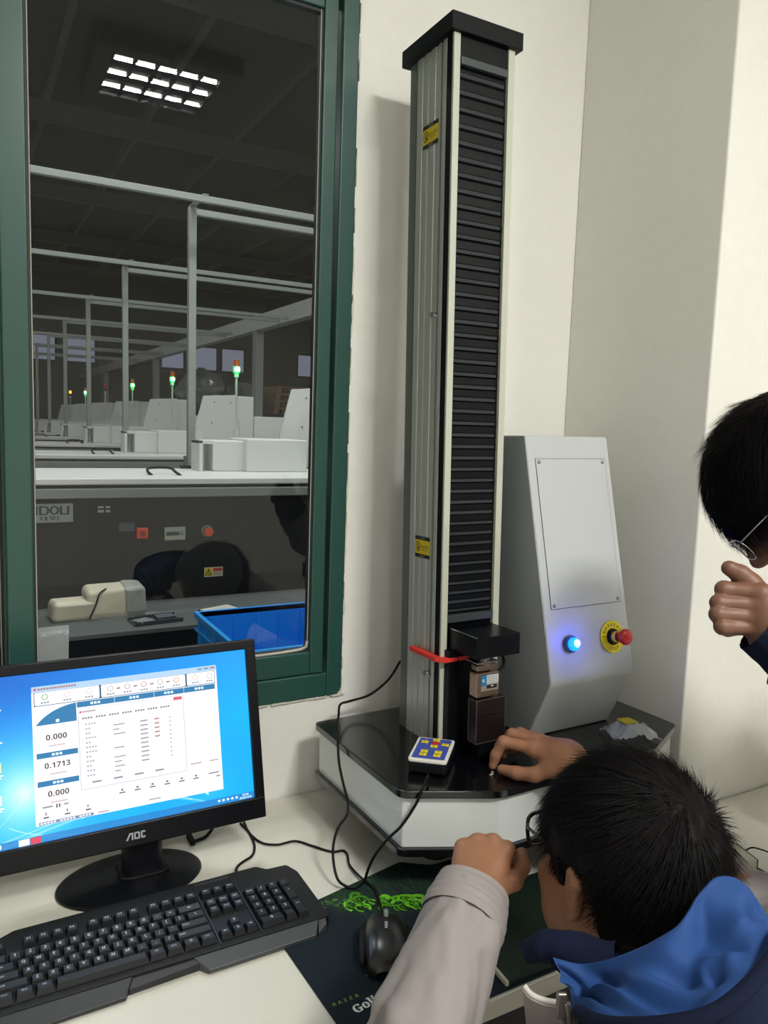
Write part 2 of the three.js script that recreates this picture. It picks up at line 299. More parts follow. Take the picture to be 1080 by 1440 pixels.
  // warning stickers on the side extrusion
  const sticker = canvasTexture(256, 208, (g, w, h) => {
    g.fillStyle = '#15130f'; g.fillRect(0, 0, w, h); g.fillStyle = '#d8c01c'; g.fillRect(0, 36, w, h - 72);
    g.fillStyle = '#cfcabb'; g.font = 'bold 20px sans-serif'; g.textAlign = 'center'; for (const yy of [25, h - 11]) for (let i = 0; i < 4; i++) { g.fillRect(w / 2 - 38 + i * 20, yy - 14, 14, 2); g.fillRect(w / 2 - 38 + i * 20, yy - 6, 14, 2); g.fillRect(w / 2 - 32 + i * 20, yy - 16, 2, 16); g.fillRect(w / 2 - 38 + i * 20, yy - 1, 14, 2); }
    g.lineWidth = 9; g.strokeStyle = '#17140a'; g.beginPath(); g.ellipse(52, h / 2, 36, 46, 0, 0, 7); g.stroke();
    g.fillStyle = '#17140a'; g.beginPath(); g.moveTo(44, 76); g.lineTo(60, 76); g.lineTo(58, 100); g.lineTo(76, 118); g.lineTo(62, 136); g.lineTo(44, 128); g.closePath(); g.fill();
    for (let i = 0; i < 5; i++) { const x = 102 + i * 28; g.fillRect(x, 88, 20, 4); g.fillRect(x + 8, 82, 4, 26); g.fillRect(x, 100, 20, 4); g.fillRect(x + 2, 108, 16, 3); }
    for (let i = 0; i < 4; i++) { const x = 116 + i * 26; g.fillRect(x, 122, 16, 3); g.fillRect(x + 6, 118, 3, 16); g.fillRect(x, 131, 16, 3); }
  });
  const stickerMat = std(0xffffff, 0.5, { map: sticker });
  for (const yy of [1.276, 0.546]) part(t, 'warning_sticker', decal(0.050, 0.0395).rotateY(-Math.PI / 2).translate(-0.1567, yy, -0.0735), stickerMat);
  // crosshead, load cell, grip
  part(t, 'crosshead', boxAB([-0.1405, 0.371, -0.006], [-0.0468, 0.4085, 0.080], 0.0012), phys(0x07090e, 0.32, { specularIntensity: 0.5 }));
  part(t, 'crosshead_rim', boxAB([-0.1405, 0.4075, -0.005], [-0.139, 0.4092, 0.0795], 0.0003), M.chrome);
  const lc = part(t, 'load_cell', merge([boxAB([-0.128, 0.297, 0.043], [-0.079, 0.3405, 0.066], 0.0025), boxAB([-0.126, 0.3435, 0.045], [-0.081, 0.354, 0.064], 0.002), boxAB([-0.095, 0.338, 0.046], [-0.082, 0.346, 0.062], 0.001)]), std(0xa08b7c, 0.32, { metalness: 0.85, roughnessMap: speck }));
  part(lc, 'mounting_plate', boxAB([-0.131, 0.3585, 0.036], [-0.084, 0.3615, 0.07], 0.0008), M.chrome);
  part(lc, 'bolt', at(cyl(0.011, 0.011, 0.02, 20), -0.104, 0.362, 0.054), M.steel);
  const cellLabel = canvasTexture(256, 192, (g, w, h) => {
    g.fillStyle = '#8d7d70'; g.fillRect(0, 0, w, h); g.fillStyle = '#1d75a8'; g.fillRect(0, 0, 84, 128); g.fillStyle = '#cfe0ea'; g.beginPath(); g.arc(40, 62, 18, 0, 7); g.fill(); g.fillStyle = '#1d75a8'; g.beginPath(); g.arc(48, 58, 10, 0, 7); g.fill();
    g.fillStyle = '#c9ccc9'; g.fillRect(84, 0, 172, 110); g.fillStyle = '#5b6064'; for (let r = 0; r < 5; r++) { let x = 94; while (x < 236) { const l = 8 + 22 * hash2(x, r, 4); g.fillRect(x, 12 + r * 20, Math.min(l, 244 - x), 7); x += l + 9; } }
    g.fillStyle = '#17171a'; g.fillRect(84, 124, 150, 44); g.fillStyle = '#d5d5d5'; g.fillRect(150, 132, 36, 14);
  });
  part(lc, 'rating_label', decal(0.0375, 0.028).translate(-0.1005, 0.3225, 0.0664), std(0xffffff, 0.45, { map: cellLabel }));
  part(lc, 'signal_cable', tube([[-0.080, 0.335, 0.05], [-0.070, 0.336, 0.052], [-0.062, 0.342, 0.053], [-0.059, 0.354, 0.052], [-0.064, 0.366, 0.05], [-0.070, 0.373, 0.048]], 0.0028, 40), M.rubber);
  const dark = std(0x2b2424, 0.3, { metalness: 0.55 });
  const grip = part(t, 'grip', boxAB([-0.1285, 0.265, 0.045], [-0.0665, 0.2935, 0.068], 0.001), dark);
  part(grip, 'grip_body', boxAB([-0.1285, 0.216, 0.045], [-0.0665, 0.2640, 0.068], 0.001), dark);
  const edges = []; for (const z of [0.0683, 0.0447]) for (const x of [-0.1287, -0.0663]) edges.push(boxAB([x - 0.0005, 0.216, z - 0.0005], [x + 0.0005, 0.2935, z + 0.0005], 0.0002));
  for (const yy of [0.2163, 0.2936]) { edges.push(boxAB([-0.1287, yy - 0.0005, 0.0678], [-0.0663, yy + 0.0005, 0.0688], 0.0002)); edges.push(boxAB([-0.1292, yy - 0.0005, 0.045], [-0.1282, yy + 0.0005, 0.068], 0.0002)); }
  part(grip, 'edge_highlight', merge(edges), M.steel);  // bright strips stand in for highlights along the grip edges
  part(t, 'grip_post', boxAB([-0.120, 0.185, 0.047], [-0.075, 0.2165, 0.066], 0.001), M.blackSatin);
  part(t, 'lower_guide', boxAB([-0.150, 0.185, -0.006], [-0.1285, 0.37, 0.012], 0.001), M.blackSatin);

  // control box
  const bx0 = 0.0238, bx1 = 0.2298, P = [[-0.19, 0.1855], [0.0262, 0.1855], [0.0838, 0.300], [0.0852, 0.309], [0.0838, 0.318], [-0.009, 0.754], [-0.19, 0.754]];
  const cb = part(t, 'control_box', slabZY(P, bx0, bx1, 0.0045, 0.0016), M.boxGrey);
  part(cb, 'side_panel', slabZY([[-0.1885, 0.187], [0.0252, 0.187], [0.0822, 0.3005], [0.0835, 0.309], [0.0822, 0.3175], [-0.0102, 0.7525], [-0.1885, 0.7525]], bx0 - 0.0014, bx0 + 0.001, 0.004, 0.0003), phys(0x9ea3a6, 0.45, { clearcoat: 0.1 }));
  // a frame on the slanted face: origin at its lower left, u along x, v up the slope, w out of it
  const face = new THREE.Group(); face.name = 'control_panel'; cb.add(face);
  face.position.set(0, 0.318, 0.0842); face.rotation.x = -Math.atan2(0.0932, 0.436);
  const px0 = 0.0415, px1 = 0.2165, pv0 = 0.1215, pv1 = 0.4015;
  {
    const s = outline([[px0 - 0.0008, pv0 - 0.0008], [px1 + 0.0008, pv0 - 0.0008], [px1 + 0.0008, pv1 + 0.0008], [px0 - 0.0008, pv1 + 0.0008]]), h = new THREE.Path(); h.moveTo(px0 + 0.0002, pv0 + 0.0002); h.lineTo(px0 + 0.0002, pv1 - 0.0002); h.lineTo(px1 - 0.0002, pv1 - 0.0002); h.lineTo(px1 - 0.0002, pv0 + 0.0002); h.closePath(); s.holes.push(h);
    part(face, 'panel_seam', flat(s, 0.0006), M.blackMatt);
    part(face, 'cover_plate', boxAB([px0, pv0, -0.002], [px1, pv1, 0.0012], 0.0005), M.boxGrey);
    for (const [x, v] of [[px0 + 0.007, pv0 + 0.006], [px1 - 0.007, pv0 + 0.006], [px0 + 0.007, pv1 - 0.006], [px1 - 0.007, pv1 - 0.006]]) part(face, 'screw', new THREE.SphereGeometry(0.0038, 16, 8, 0, Math.PI * 2, 0, Math.PI / 2).scale(1, 0.6, 1).rotateX(Math.PI / 2).translate(x, v, 0.0012), M.steel);
    // blue pilot lamp
    part(face, 'lamp_bezel', new THREE.LatheGeometry([[0.0, 0], [0.0138, 0], [0.0138, 0.006], [0.0128, 0.0085], [0.0108, 0.009], [0.0106, 0.006]].map((p) => new THREE.Vector2(...p)), 32).scale(1.16, 1, 1.16).rotateX(Math.PI / 2).translate(0.0755, 0.055, 0.001), phys(0x2a3c78, 0.25, { clearcoat: 0.5 }));
    part(face, 'lamp_lens', new THREE.LatheGeometry([[0, 0.019], [0.006, 0.0185], [0.0095, 0.017], [0.0108, 0.014], [0.0108, 0.0086], [0, 0.0086]].map((p) => new THREE.Vector2(...p)), 32).scale(1.16, 1, 1.16).rotateX(Math.PI / 2).translate(0.0755, 0.055, 0.001), phys(0x1a6bd8, 0.25, { emissive: 0x18aaff, emissiveIntensity: 1.15, clearcoat: 0.6 }));
    part(face, 'lamp_glow', new THREE.SphereGeometry(0.0075, 20, 12).scale(1, 1, 0.35).translate(0.0772, 0.0565, 0.0195), phys(0xd8f4ff, 0.3, { emissive: 0x9fe8ff, emissiveIntensity: 1.2 }));
    const l = new THREE.PointLight(0x2846ff, 0.012); l.position.set(0.0755, 0.058, 0.027); face.add(l);
    // emergency stop: yellow legend disc, collar, red mushroom
    const legend = canvasTexture(512, 512, (g, w) => {
      g.fillStyle = '#e8d312'; g.fillRect(0, 0, w, w); g.fillStyle = '#1c1a10'; g.font = 'bold 66px sans-serif'; g.textAlign = 'center'; g.textBaseline = 'middle';
      const arc = (txt, r, a0, step, flip) => [...txt].forEach((c, i) => { const a = a0 + i * step; g.save(); g.translate(w / 2 + Math.sin(a) * r, w / 2 - Math.cos(a) * r); g.rotate(flip ? a + Math.PI : a); g.fillText(c, 0, 0); g.restore(); });
      arc('EMERGENCY', 192, -4 * 0.36, 0.36); arc('STOP', 192, Math.PI + 1.5 * 0.32, -0.32, true);
    });
    const disc = new THREE.CircleGeometry(0.0305, 48).translate(0, 0, 0.0015);
    const es = part(face, 'emergency_stop', merge([new THREE.CylinderGeometry(0.0305, 0.0305, 0.0014, 48).rotateX(Math.PI / 2).translate(0, 0, 0.0007)]), M.yellow, [0.1835, 0.0565, 0.0012]);
    part(face, 'stop_legend', disc.translate(0.1835, 0.0565, 0.0012), std(0xffffff, 0.42, { map: legend }));
    part(face, 'stop_collar', new THREE.CylinderGeometry(0.0145, 0.016, 0.005, 32).rotateX(Math.PI / 2).translate(0.1835, 0.0565, 0.0055), M.blackSatin);
    part(face, 'stop_collar', new THREE.CylinderGeometry(0.0105, 0.0118, 0.012, 32).rotateX(Math.PI / 2).translate(0.1835, 0.0565, 0.012), M.chrome);
    part(face, 'stop_button', new THREE.LatheGeometry([[0, 0.042], [0.010, 0.0415], [0.0135, 0.040], [0.0152, 0.037], [0.0152, 0.033], [0.0138, 0.030], [0.0112, 0.026], [0.0102, 0.017], [0, 0.017]].map((p) => new THREE.Vector2(...p)), 40).rotateX(Math.PI / 2).translate(0.1835, 0.0565, 0), M.red);
  }
}

// hand-held control pad lying on the base plate
{
  const t = thing('control_pad', 'small hand-held control pad with blue face and yellow keys on the black base plate', 'control pad', [0.7007, DESK + 0.187, 0.3335], 0);
  t.rotation.set(rad(-1.5), rad(-42.5), rad(0.4));
  part(t, 'case', new THREE.ExtrudeGeometry(outline([[-0.033, -0.050], [0.033, -0.050], [0.033, 0.050], [-0.033, 0.050]], 0.007), { depth: 0.014, bevelEnabled: true, bevelThickness: 0.002, bevelSize: 0.0015, bevelOffset: -0.0015, bevelSegments: 2 }).rotateX(-Math.PI / 2).translate(0, 0.002, 0), M.plasticDark);
  part(t, 'rim', new THREE.ExtrudeGeometry(outline([[-0.033, -0.050], [0.033, -0.050], [0.033, 0.050], [-0.033, 0.050]], 0.007), { depth: 0.003, bevelEnabled: true, bevelThickness: 0.001, bevelSize: 0.001, bevelOffset: -0.001, bevelSegments: 2 }).rotateX(-Math.PI / 2).translate(0, 0.0185, 0), std(0xe4e2d8, 0.45));
  part(t, 'face_plate', slabXZ([[-0.028, -0.0445], [0.028, -0.0445], [0.028, 0.043], [-0.028, 0.043]], 0.0228, 0.0236, 0.003, 0.0002), std(0x3c4ea6, 0.45));
  const keyTop = canvasTexture(64, 48, (g) => { g.fillStyle = '#e6cf1f'; g.fillRect(0, 0, 64, 48); g.strokeStyle = '#5a4a08'; g.lineWidth = 5; g.beginPath(); g.arc(30, 24, 11, 0.6, 5.6); g.stroke(); g.beginPath(); g.moveTo(38, 10); g.lineTo(46, 22); g.lineTo(32, 22); g.closePath(); g.fillStyle = '#5a4a08'; g.fill(); });
  const yk = std(0xffffff, 0.4, { map: keyTop }), rk = std(0xc2272c, 0.4), kg = rbox(0.0125, 0.0022, 0.0095, 0.001);
  for (const [x, z, m] of [[-0.017, -0.024, yk], [0.002, -0.036, yk], [0.002, -0.022, rk], [0.0205, -0.019, yk], [0.002, -0.008, yk], [-0.0105, 0.016, yk], [-0.0105, 0.030, yk], [0.0135, 0.016, yk], [0.0135, 0.030, yk]]) part(t, 'button', kg, m, [x, 0.0244, z]);
  part(t, 'indicator', at(cyl(0.0022, 0.0022, 0.001, 12), -0.017, 0.0238, -0.037), std(0xc060c0, 0.4));
}

// tiny clear specimen being held on the plate
{
  const t = single('test_specimen', merge([at(rbox(0.010, 0.002, 0.004, 0.001), 0, 0, 0), at(cyl(0.0022, 0.0022, 0.004, 12), 0.002, 0.002, 0)]), phys(0xd9d9d6, 0.15, { metalness: 0.6 }), 'tiny shiny specimen on the black base plate under the pinching fingertips', 'specimen', [0.7645, DESK + 0.1885, 0.4195], [0, 0.4, 0]);
}

// crumpled clear bag with a yellow print at the right of the plate
{
  reseed(41);
  const g = new THREE.PlaneGeometry(0.095, 0.07, 22, 18), p = g.attributes.position;
  for (let i = 0; i < p.count; i++) { const x = p.getX(i), y = p.getY(i); const r = Math.hypot(x / 0.05, y / 0.037); p.setZ(i, 0.006 + Math.max(0, 0.020 * (1 - r * r * 0.75)) + 0.010 * (vnoise(x * 90 + 9, y * 90 + 9, 3, 64) - 0.5) + 0.004 * (vnoise(x * 260, y * 260, 5, 64) - 0.5)); }
  g.rotateX(-Math.PI / 2); g.computeVertexNormals();
  const t = thing('plastic_bag', 'crumpled clear plastic bag with a yellow print lying at the right of the black plate', 'plastic bag', [1.100, DESK + 0.192, 0.405], -0.35);
  part(t, 'film', g, phys(0xdfe4e6, 0.12, { transmission: 0.55, thickness: 0, side: THREE.DoubleSide }));
  part(t, 'printed_label', slabXZ([[-0.022, -0.014], [0.006, -0.018], [0.014, 0.006], [-0.016, 0.012]], 0.028, 0.0295, 0.003, 0.0002), std(0xd0bd20, 0.5));
}
// ------------------------------------------------------------------ monitor
{
  const t = thing('monitor', 'black flat monitor showing a blue desktop with a white measuring program window', 'monitor', [0.2325, DESK, 0.17]);
  // stand: oval foot, neck
  const foot = []; for (let i = 0; i <= 8; i++) { const k = i / 8; foot.push(new THREE.Vector2(0.116 * Math.cos(k * Math.PI / 2 * 0.9) + 0.0005, 0.002 + 0.011 * Math.sin(k * Math.PI / 2 * 0.9))); }
  part(t, 'stand_foot', new THREE.LatheGeometry([new THREE.Vector2(0, 0), new THREE.Vector2(0.114, 0), new THREE.Vector2(0.1165, 0.002), ...foot.slice(1), new THREE.Vector2(0, 0.0132)], 64).scale(1, 1, 0.68).translate(-0.004, 0.0006, -0.010), M.plasticDark);
  part(t, 'stand_neck', merge([slabXZ([[-0.016, -0.034], [0.046, -0.034], [0.046, -0.002], [0.038, 0.008], [-0.008, 0.008], [-0.016, -0.002]], 0.010, 0.125, 0.006, 0.001), slabXZ([[-0.024, -0.04], [0.056, -0.04], [0.056, 0.010], [0.042, 0.018], [-0.010, 0.018], [-0.024, 0.010]], 0.010, 0.020, 0.01, 0.003)]), M.plasticDark);
  // screen head, tilted back
  const h = new THREE.Group(); h.name = 'screen_head'; t.add(h); h.position.set(-0.005, 0.0768, 0.025); h.rotation.x = -rad(14.36);
  const W = 0.446, H = 0.3086, b0 = 0.0355, b1 = 0.017, s0 = 0.0178;
  {
    const bm = phys(0x090b12, 0.3, { specularIntensity: 0.6 });
    part(h, 'bezel', merge([boxAB([-W / 2, 0, -0.018], [W / 2, b0, 0.003], 0.0025), boxAB([-W / 2, H - b1, -0.018], [W / 2, H, 0.003], 0.0025), boxAB([-W / 2, b0 - 0.003, -0.018], [-W / 2 + s0, H - b1 + 0.003, 0.003], 0.0025), boxAB([W / 2 - s0, b0 - 0.003, -0.018], [W / 2, H - b1 + 0.003, 0.003], 0.0025)]), bm);
  }
  part(h, 'back_cover', merge([boxAB([-W / 2 + 0.003, 0.004, -0.024], [W / 2 - 0.003, H - 0.004, -0.008], 0.004), boxAB([-0.15, 0.03, -0.05], [0.15, 0.24, -0.018], 0.016)]), M.plasticDark);
  const sw = W - 2 * s0, sh = H - b0 - b1;
  const pic = canvasTexture(1600, 1000, (g, w, h2) => {
    // desktop picture: blue with a pale glow at the lower left and light swooshes
    const lg = g.createLinearGradient(0, 0, w * 0.35, h2); lg.addColorStop(0, '#0a5fc2'); lg.addColorStop(0.45, '#0b88e0'); lg.addColorStop(1, '#12acf0'); g.fillStyle = lg; g.fillRect(0, 0, w, h2);
    let rg = g.createRadialGradient(190, 700, 20, 190, 700, 620); rg.addColorStop(0, 'rgba(215,255,250,0.95)'); rg.addColorStop(0.35, 'rgba(120,228,255,0.6)'); rg.addColorStop(1, 'rgba(30,150,240,0)'); g.fillStyle = rg; g.fillRect(0, 0, w, h2);
    rg = g.createRadialGradient(1300, 900, 10, 1300, 900, 500); rg.addColorStop(0, 'rgba(60,190,255,0.55)'); rg.addColorStop(1, 'rgba(20,120,240,0)'); g.fillStyle = rg; g.fillRect(0, 0, w, h2);
    const swoosh = (a, wd, al) => { g.strokeStyle = 'rgba(225,250,255,' + al + ')'; g.lineWidth = wd; g.beginPath(); g.moveTo(...a[0]); g.bezierCurveTo(...a[1], ...a[2], ...a[3]); g.stroke(); };
    swoosh([[40, 1000], [400, 900], [900, 800], [1260, 960]], 14, 0.35); swoosh([[60, 960], [500, 880], [800, 760], [1180, 930]], 6, 0.5); swoosh([[500, 905], [900, 800], [1150, 780], [1290, 920]], 12, 0.85); swoosh([[100, 880], [220, 960], [380, 985], [520, 1000]], 5, 0.6); swoosh([[20, 900], [120, 800], [190, 740], [260, 640]], 4, 0.4);
    // desktop icons at the left, taskbar
    for (let i = 0; i < 4; i++) { const y = 120 + i * 190; g.fillStyle = ['#e9eef2', '#4da1d6', '#dfe7a0', '#d6dde6'][i]; g.fillRect(14, y, 56, 56); g.fillStyle = '#ffffff'; g.fillRect(6, y + 70, 74, 8); g.fillRect(14, y + 84, 54, 8); }
    g.fillStyle = 'rgba(40,120,190,0.75)'; g.fillRect(0, h2 - 42, w, 42); g.fillStyle = '#eef6fb'; g.font = 'bold 18px sans-serif'; g.textAlign = 'center'; g.fillText('15:36', w - 60, h2 - 24); g.fillText('2018/12/6', w - 60, h2 - 5);
    for (let i = 0; i < 5; i++) { g.fillStyle = 'rgba(240,250,255,0.9)'; g.fillRect(w - 250 + i * 30, h2 - 30, 16, 14); }
    g.fillStyle = '#eef2f4'; g.fillRect(150, h2 - 38, 58, 36); g.fillStyle = '#d8475a'; g.fillRect(214, h2 - 38, 58, 36);
    g.fillStyle = '#e9f4fb'; g.beginPath(); g.arc(40, h2 - 21, 19, 0, 7); g.fill();
    // the program window
    g.save(); g.translate(246, 82); g.scale(1146 / 1077, 823 / 810); g.translate(-268, -50);
    const X0 = 268, Y0 = 50, X1 = 1345, Y1 = 860, ink = '#8b8f9a';
    g.fillStyle = '#a9c8e6'; g.fillRect(X0, Y0, X1 - X0, 34); g.fillStyle = '#d2506a'; g.fillRect(X0 + 12, Y0 + 10, 14, 14); g.fillStyle = '#a0706e'; for (let i = 0; i < 14; i++) g.fillRect(X0 + 34 + i * 15, Y0 + 12, 11, 11);
    g.fillStyle = '#7b93ad'; g.fillRect(X1 - 120, Y0 + 10, 30, 12); g.fillRect(X1 - 80, Y0 + 10, 30, 12); g.fillStyle = '#b87a80'; g.fillRect(X1 - 40, Y0 + 10, 30, 12);
    g.fillStyle = '#fdf7fb'; g.fillRect(X0, Y0 + 34, X1 - X0, Y1 - Y0 - 34);
    g.fillStyle = '#31576e'; g.fillRect(X0 + 12, Y0 + 36, X1 - X0 - 24, 82);
    const pane = (x, w2) => { g.fillStyle = '#ffffff'; g.beginPath(); g.roundRect(x, Y0 + 38, w2, 76, 8); g.fill(); };
    pane(X0 + 16, 352); pane(X0 + 378, 500); pane(X0 + 888, 174);
    const icon = (x, c) => { g.strokeStyle = c; g.lineWidth = 5; g.beginPath(); g.arc(x, Y0 + 66, 15, 0, 7); g.stroke(); g.fillStyle = ink; for (let i = 0; i < 3; i++) g.fillRect(x - 22 + i * 16, Y0 + 94, 12, 10); };
    icon(X0 + 70, '#67a860'); icon(X0 + 190, '#c9b9bd'); icon(X0 + 310, '#c6c2c4'); ['#a7a6a9', '#9d9aa2', '#b08d8d', '#a8a8b0', '#c98f6a'].forEach((c, i) => { icon(X0 + 430 + i * 98, c); g.fillStyle = '#6e5a5a'; if (i < 4) { g.fillRect(X0 + 466 + i * 98, Y0 + 66, 22, 8); } }); icon(X0 + 940, '#c4b7a9'); icon(X0 + 1030, '#a9aab5');
    // blue bars with captions
    const bar = (x, y, w2, hh) => { g.fillStyle = '#2b76a6'; g.fillRect(x, y, w2, hh); g.fillStyle = '#e2f0f8'; for (let i = 0; i < 3; i++) g.fillRect(x + w2 / 2 - 30 + i * 20, y + hh / 2 - 7, 15, 14); };
    bar(X0 + 240, Y0 + 122, 210, 34); bar(X0 + 452, Y0 + 122, 230, 34); bar(X0 + 684, Y0 + 122, 180, 34); bar(X0 + 866, Y0 + 122, 196, 34);
    g.fillStyle = '#2b76a6'; g.beginPath(); g.moveTo(X0 + 16, Y0 + 232); g.quadraticCurveTo(X0 + 90, Y0 + 138, X0 + 236, Y0 + 122); g.lineTo(X0 + 236, Y0 + 232); g.closePath(); g.fill(); g.fillStyle = '#e2f0f8'; g.fillRect(X0 + 124, Y0 + 206, 18, 18);
    g.textAlign = 'center';
    [['0.000', 232], ['0.1713', 396], ['0.000', 560]].forEach(([v, y], i) => { if (i) bar(X0 + 16, Y0 + y - 2, 220, 32); g.fillStyle = '#fff6fa'; g.fillRect(X0 + 16, Y0 + y + 30, 220, 130); g.fillStyle = '#38333c'; g.font = 'bold 46px sans-serif'; g.fillText(v, X0 + 124, Y0 + y + 92); g.fillStyle = '#c7b7bd'; g.fillRect(X0 + 80, Y0 + y + 122, 90, 9); });
    g.fillStyle = '#55525a'; g.fillRect(X0 + 108, Y0 + 700, 8, 22); g.fillRect(X0 + 122, Y0 + 700, 8, 22); g.fillStyle = ink; g.fillRect(X0 + 36, Y0 + 704, 54, 10); g.fillRect(X0 + 150, Y0 + 704, 24, 10);
    for (let i = 0; i < 3; i++) { g.strokeStyle = '#d0ccd2'; g.lineWidth = 2; g.strokeRect(X0 + 30 + i * 112, Y0 + 732, 46, 50); g.fillStyle = '#5d5c66'; g.fillRect(X0 + 50 + i * 112, Y0 + 738, 6, 18); g.fillRect(X0 + 40 + i * 112, Y0 + 764, 28, 9); }
    g.fillStyle = '#7788a8'; g.fillRect(X0 + 16, Y0 + 790, 290, 18); g.fillStyle = '#e8edf4'; for (let i = 0; i < 16; i++) if (i % 6 !== 5) g.fillRect(X0 + 24 + i * 17, Y0 + 794, 12, 10);
    // round buttons along the bottom
    for (let i = 0; i < 6; i++) { const x = X0 + 470 + i * 88, y = Y0 + 700; g.strokeStyle = '#ccc6cc'; g.lineWidth = 2; g.beginPath(); g.arc(x, y, 26, 0, 7); g.stroke(); g.fillStyle = '#696872'; g.fillRect(x - 6, y - 14, 12, 12); g.fillRect(x - 17, y + 4, 34, 8); }
    g.fillStyle = '#8d8a95'; g.fillRect(X0 + 990, Y0 + 690, 66, 9); g.fillRect(X0 + 1036, Y0 + 714, 26, 9);
    // dialog on top
    const d0 = X0 + 246, e0 = Y0 + 168, dw = 610, dh = 480; g.shadowColor = 'rgba(80,80,100,0.5)'; g.shadowBlur = 14; g.fillStyle = '#fffdfe'; g.fillRect(d0, e0, dw, dh); g.shadowBlur = 0;
    g.strokeStyle = '#b6b0c0'; g.lineWidth = 3; g.strokeRect(d0, e0, dw, dh); g.fillStyle = '#e9ebf1'; g.fillRect(d0, e0, dw, 36); g.fillStyle = '#c8566a'; g.fillRect(d0 + 6, e0 + 12, 12, 12); g.fillStyle = '#a28a8e'; for (let i = 0; i < 6; i++) g.fillRect(d0 + 24 + i * 12, e0 + 13, 9, 10); g.fillStyle = '#d05c62'; g.fillRect(d0 + dw - 58, e0 + 6, 52, 20);
    g.fillStyle = '#777680'; for (let i = 0; i < 34; i++) if (i % 5 !== 4) g.fillRect(d0 + 20 + i * 15, e0 + 52, 11, 11);
    for (let r = 0; r < 12; r++) { g.fillStyle = '#a5a3ac'; const l = 2 + Math.floor(3 * hash2(r, 2, 9)); for (let i = 0; i < l; i++) g.fillRect(d0 + 34 + i * 16, e0 + 90 + r * 28, 12, 10); g.fillStyle = '#9c96a0'; if (hash2(r, 5, 3) > 0.45) g.fillRect(d0 + 190, e0 + 92 + r * 28, 30 + 40 * hash2(r, 1, 1), 8); }
    for (let r = 0; r < 10; r++) { g.fillStyle = '#9b9aa4'; g.fillRect(d0 + 345, e0 + 120 + r * 27, 46, 10); if (r < 5) { g.fillStyle = '#a8877f'; g.fillRect(d0 + 430, e0 + 120 + r * 27, 30, 10); } g.fillStyle = '#888691'; g.fillRect(d0 + 520, e0 + 122 + r * 27, 8, 8); }
    for (let i = 0; i < 4; i++) { g.fillStyle = '#8e8d97'; g.fillRect(d0 + 60 + i * 120, e0 + dh - 40, 52, 11); }
    g.fillStyle = '#b7a7a2'; g.fillRect(X0 + 880, Y0 + 610, 70, 9); g.fillRect(X0 + 1000, Y0 + 610, 56, 9); g.strokeStyle = '#e8dde2'; g.strokeRect(X0 + 872, Y0 + 180, 180, 420);
    g.fillStyle = '#a9a4b0'; g.fillRect(X0 + 330, Y0 + 794, 60, 9); g.fillRect(X0 + 620, Y0 + 780, 70, 9); g.restore();
  });
  part(h, 'display', new THREE.PlaneGeometry(sw, sh).translate(0, b0 + sh / 2, -0.0035), std(0x050505, 0.3, { emissive: 0xffffff, emissiveMap: pic, emissiveIntensity: 1.12 }));
  const glow = new THREE.RectAreaLight(0x6fb2ff, 0.25, sw, sh); glow.position.set(0, b0 + sh / 2, -0.002); glow.rotation.y = Math.PI; h.add(glow);
  // maker's letters on the lower bezel
  const L = (pts) => flat(outline(pts), 0.0006), lg = [];
  lg.push(L([[-0.0135, 0], [-0.0105, 0], [-0.006, 0.0085], [-0.0045, 0.0085], [-0.0045, 0], [-0.002, 0], [-0.002, 0.011], [-0.0075, 0.011]]));
  lg.push(flat((() => { const s = outline([[-0.0005, 0], [0.0085, 0], [0.0085, 0.011], [-0.0005, 0.011]], 0.002), k = new THREE.Path(); k.moveTo(0.002, 0.0023); k.lineTo(0.006, 0.0023); k.lineTo(0.006, 0.0087); k.lineTo(0.002, 0.0087); k.closePath(); s.holes.push(k); return s; })(), 0.0006));
  lg.push(L([[0.010, 0.0015], [0.0115, 0], [0.0165, 0], [0.0175, 0.0025], [0.0125, 0.0025], [0.0125, 0.0085], [0.0175, 0.0085], [0.0165, 0.011], [0.0115, 0.011], [0.010, 0.0095]]));
  part(h, 'logo', merge(lg).translate(0.0005, 0.0115, 0.003), std(0xb9bdc4, 0.35, { metalness: 0.6 }));
}

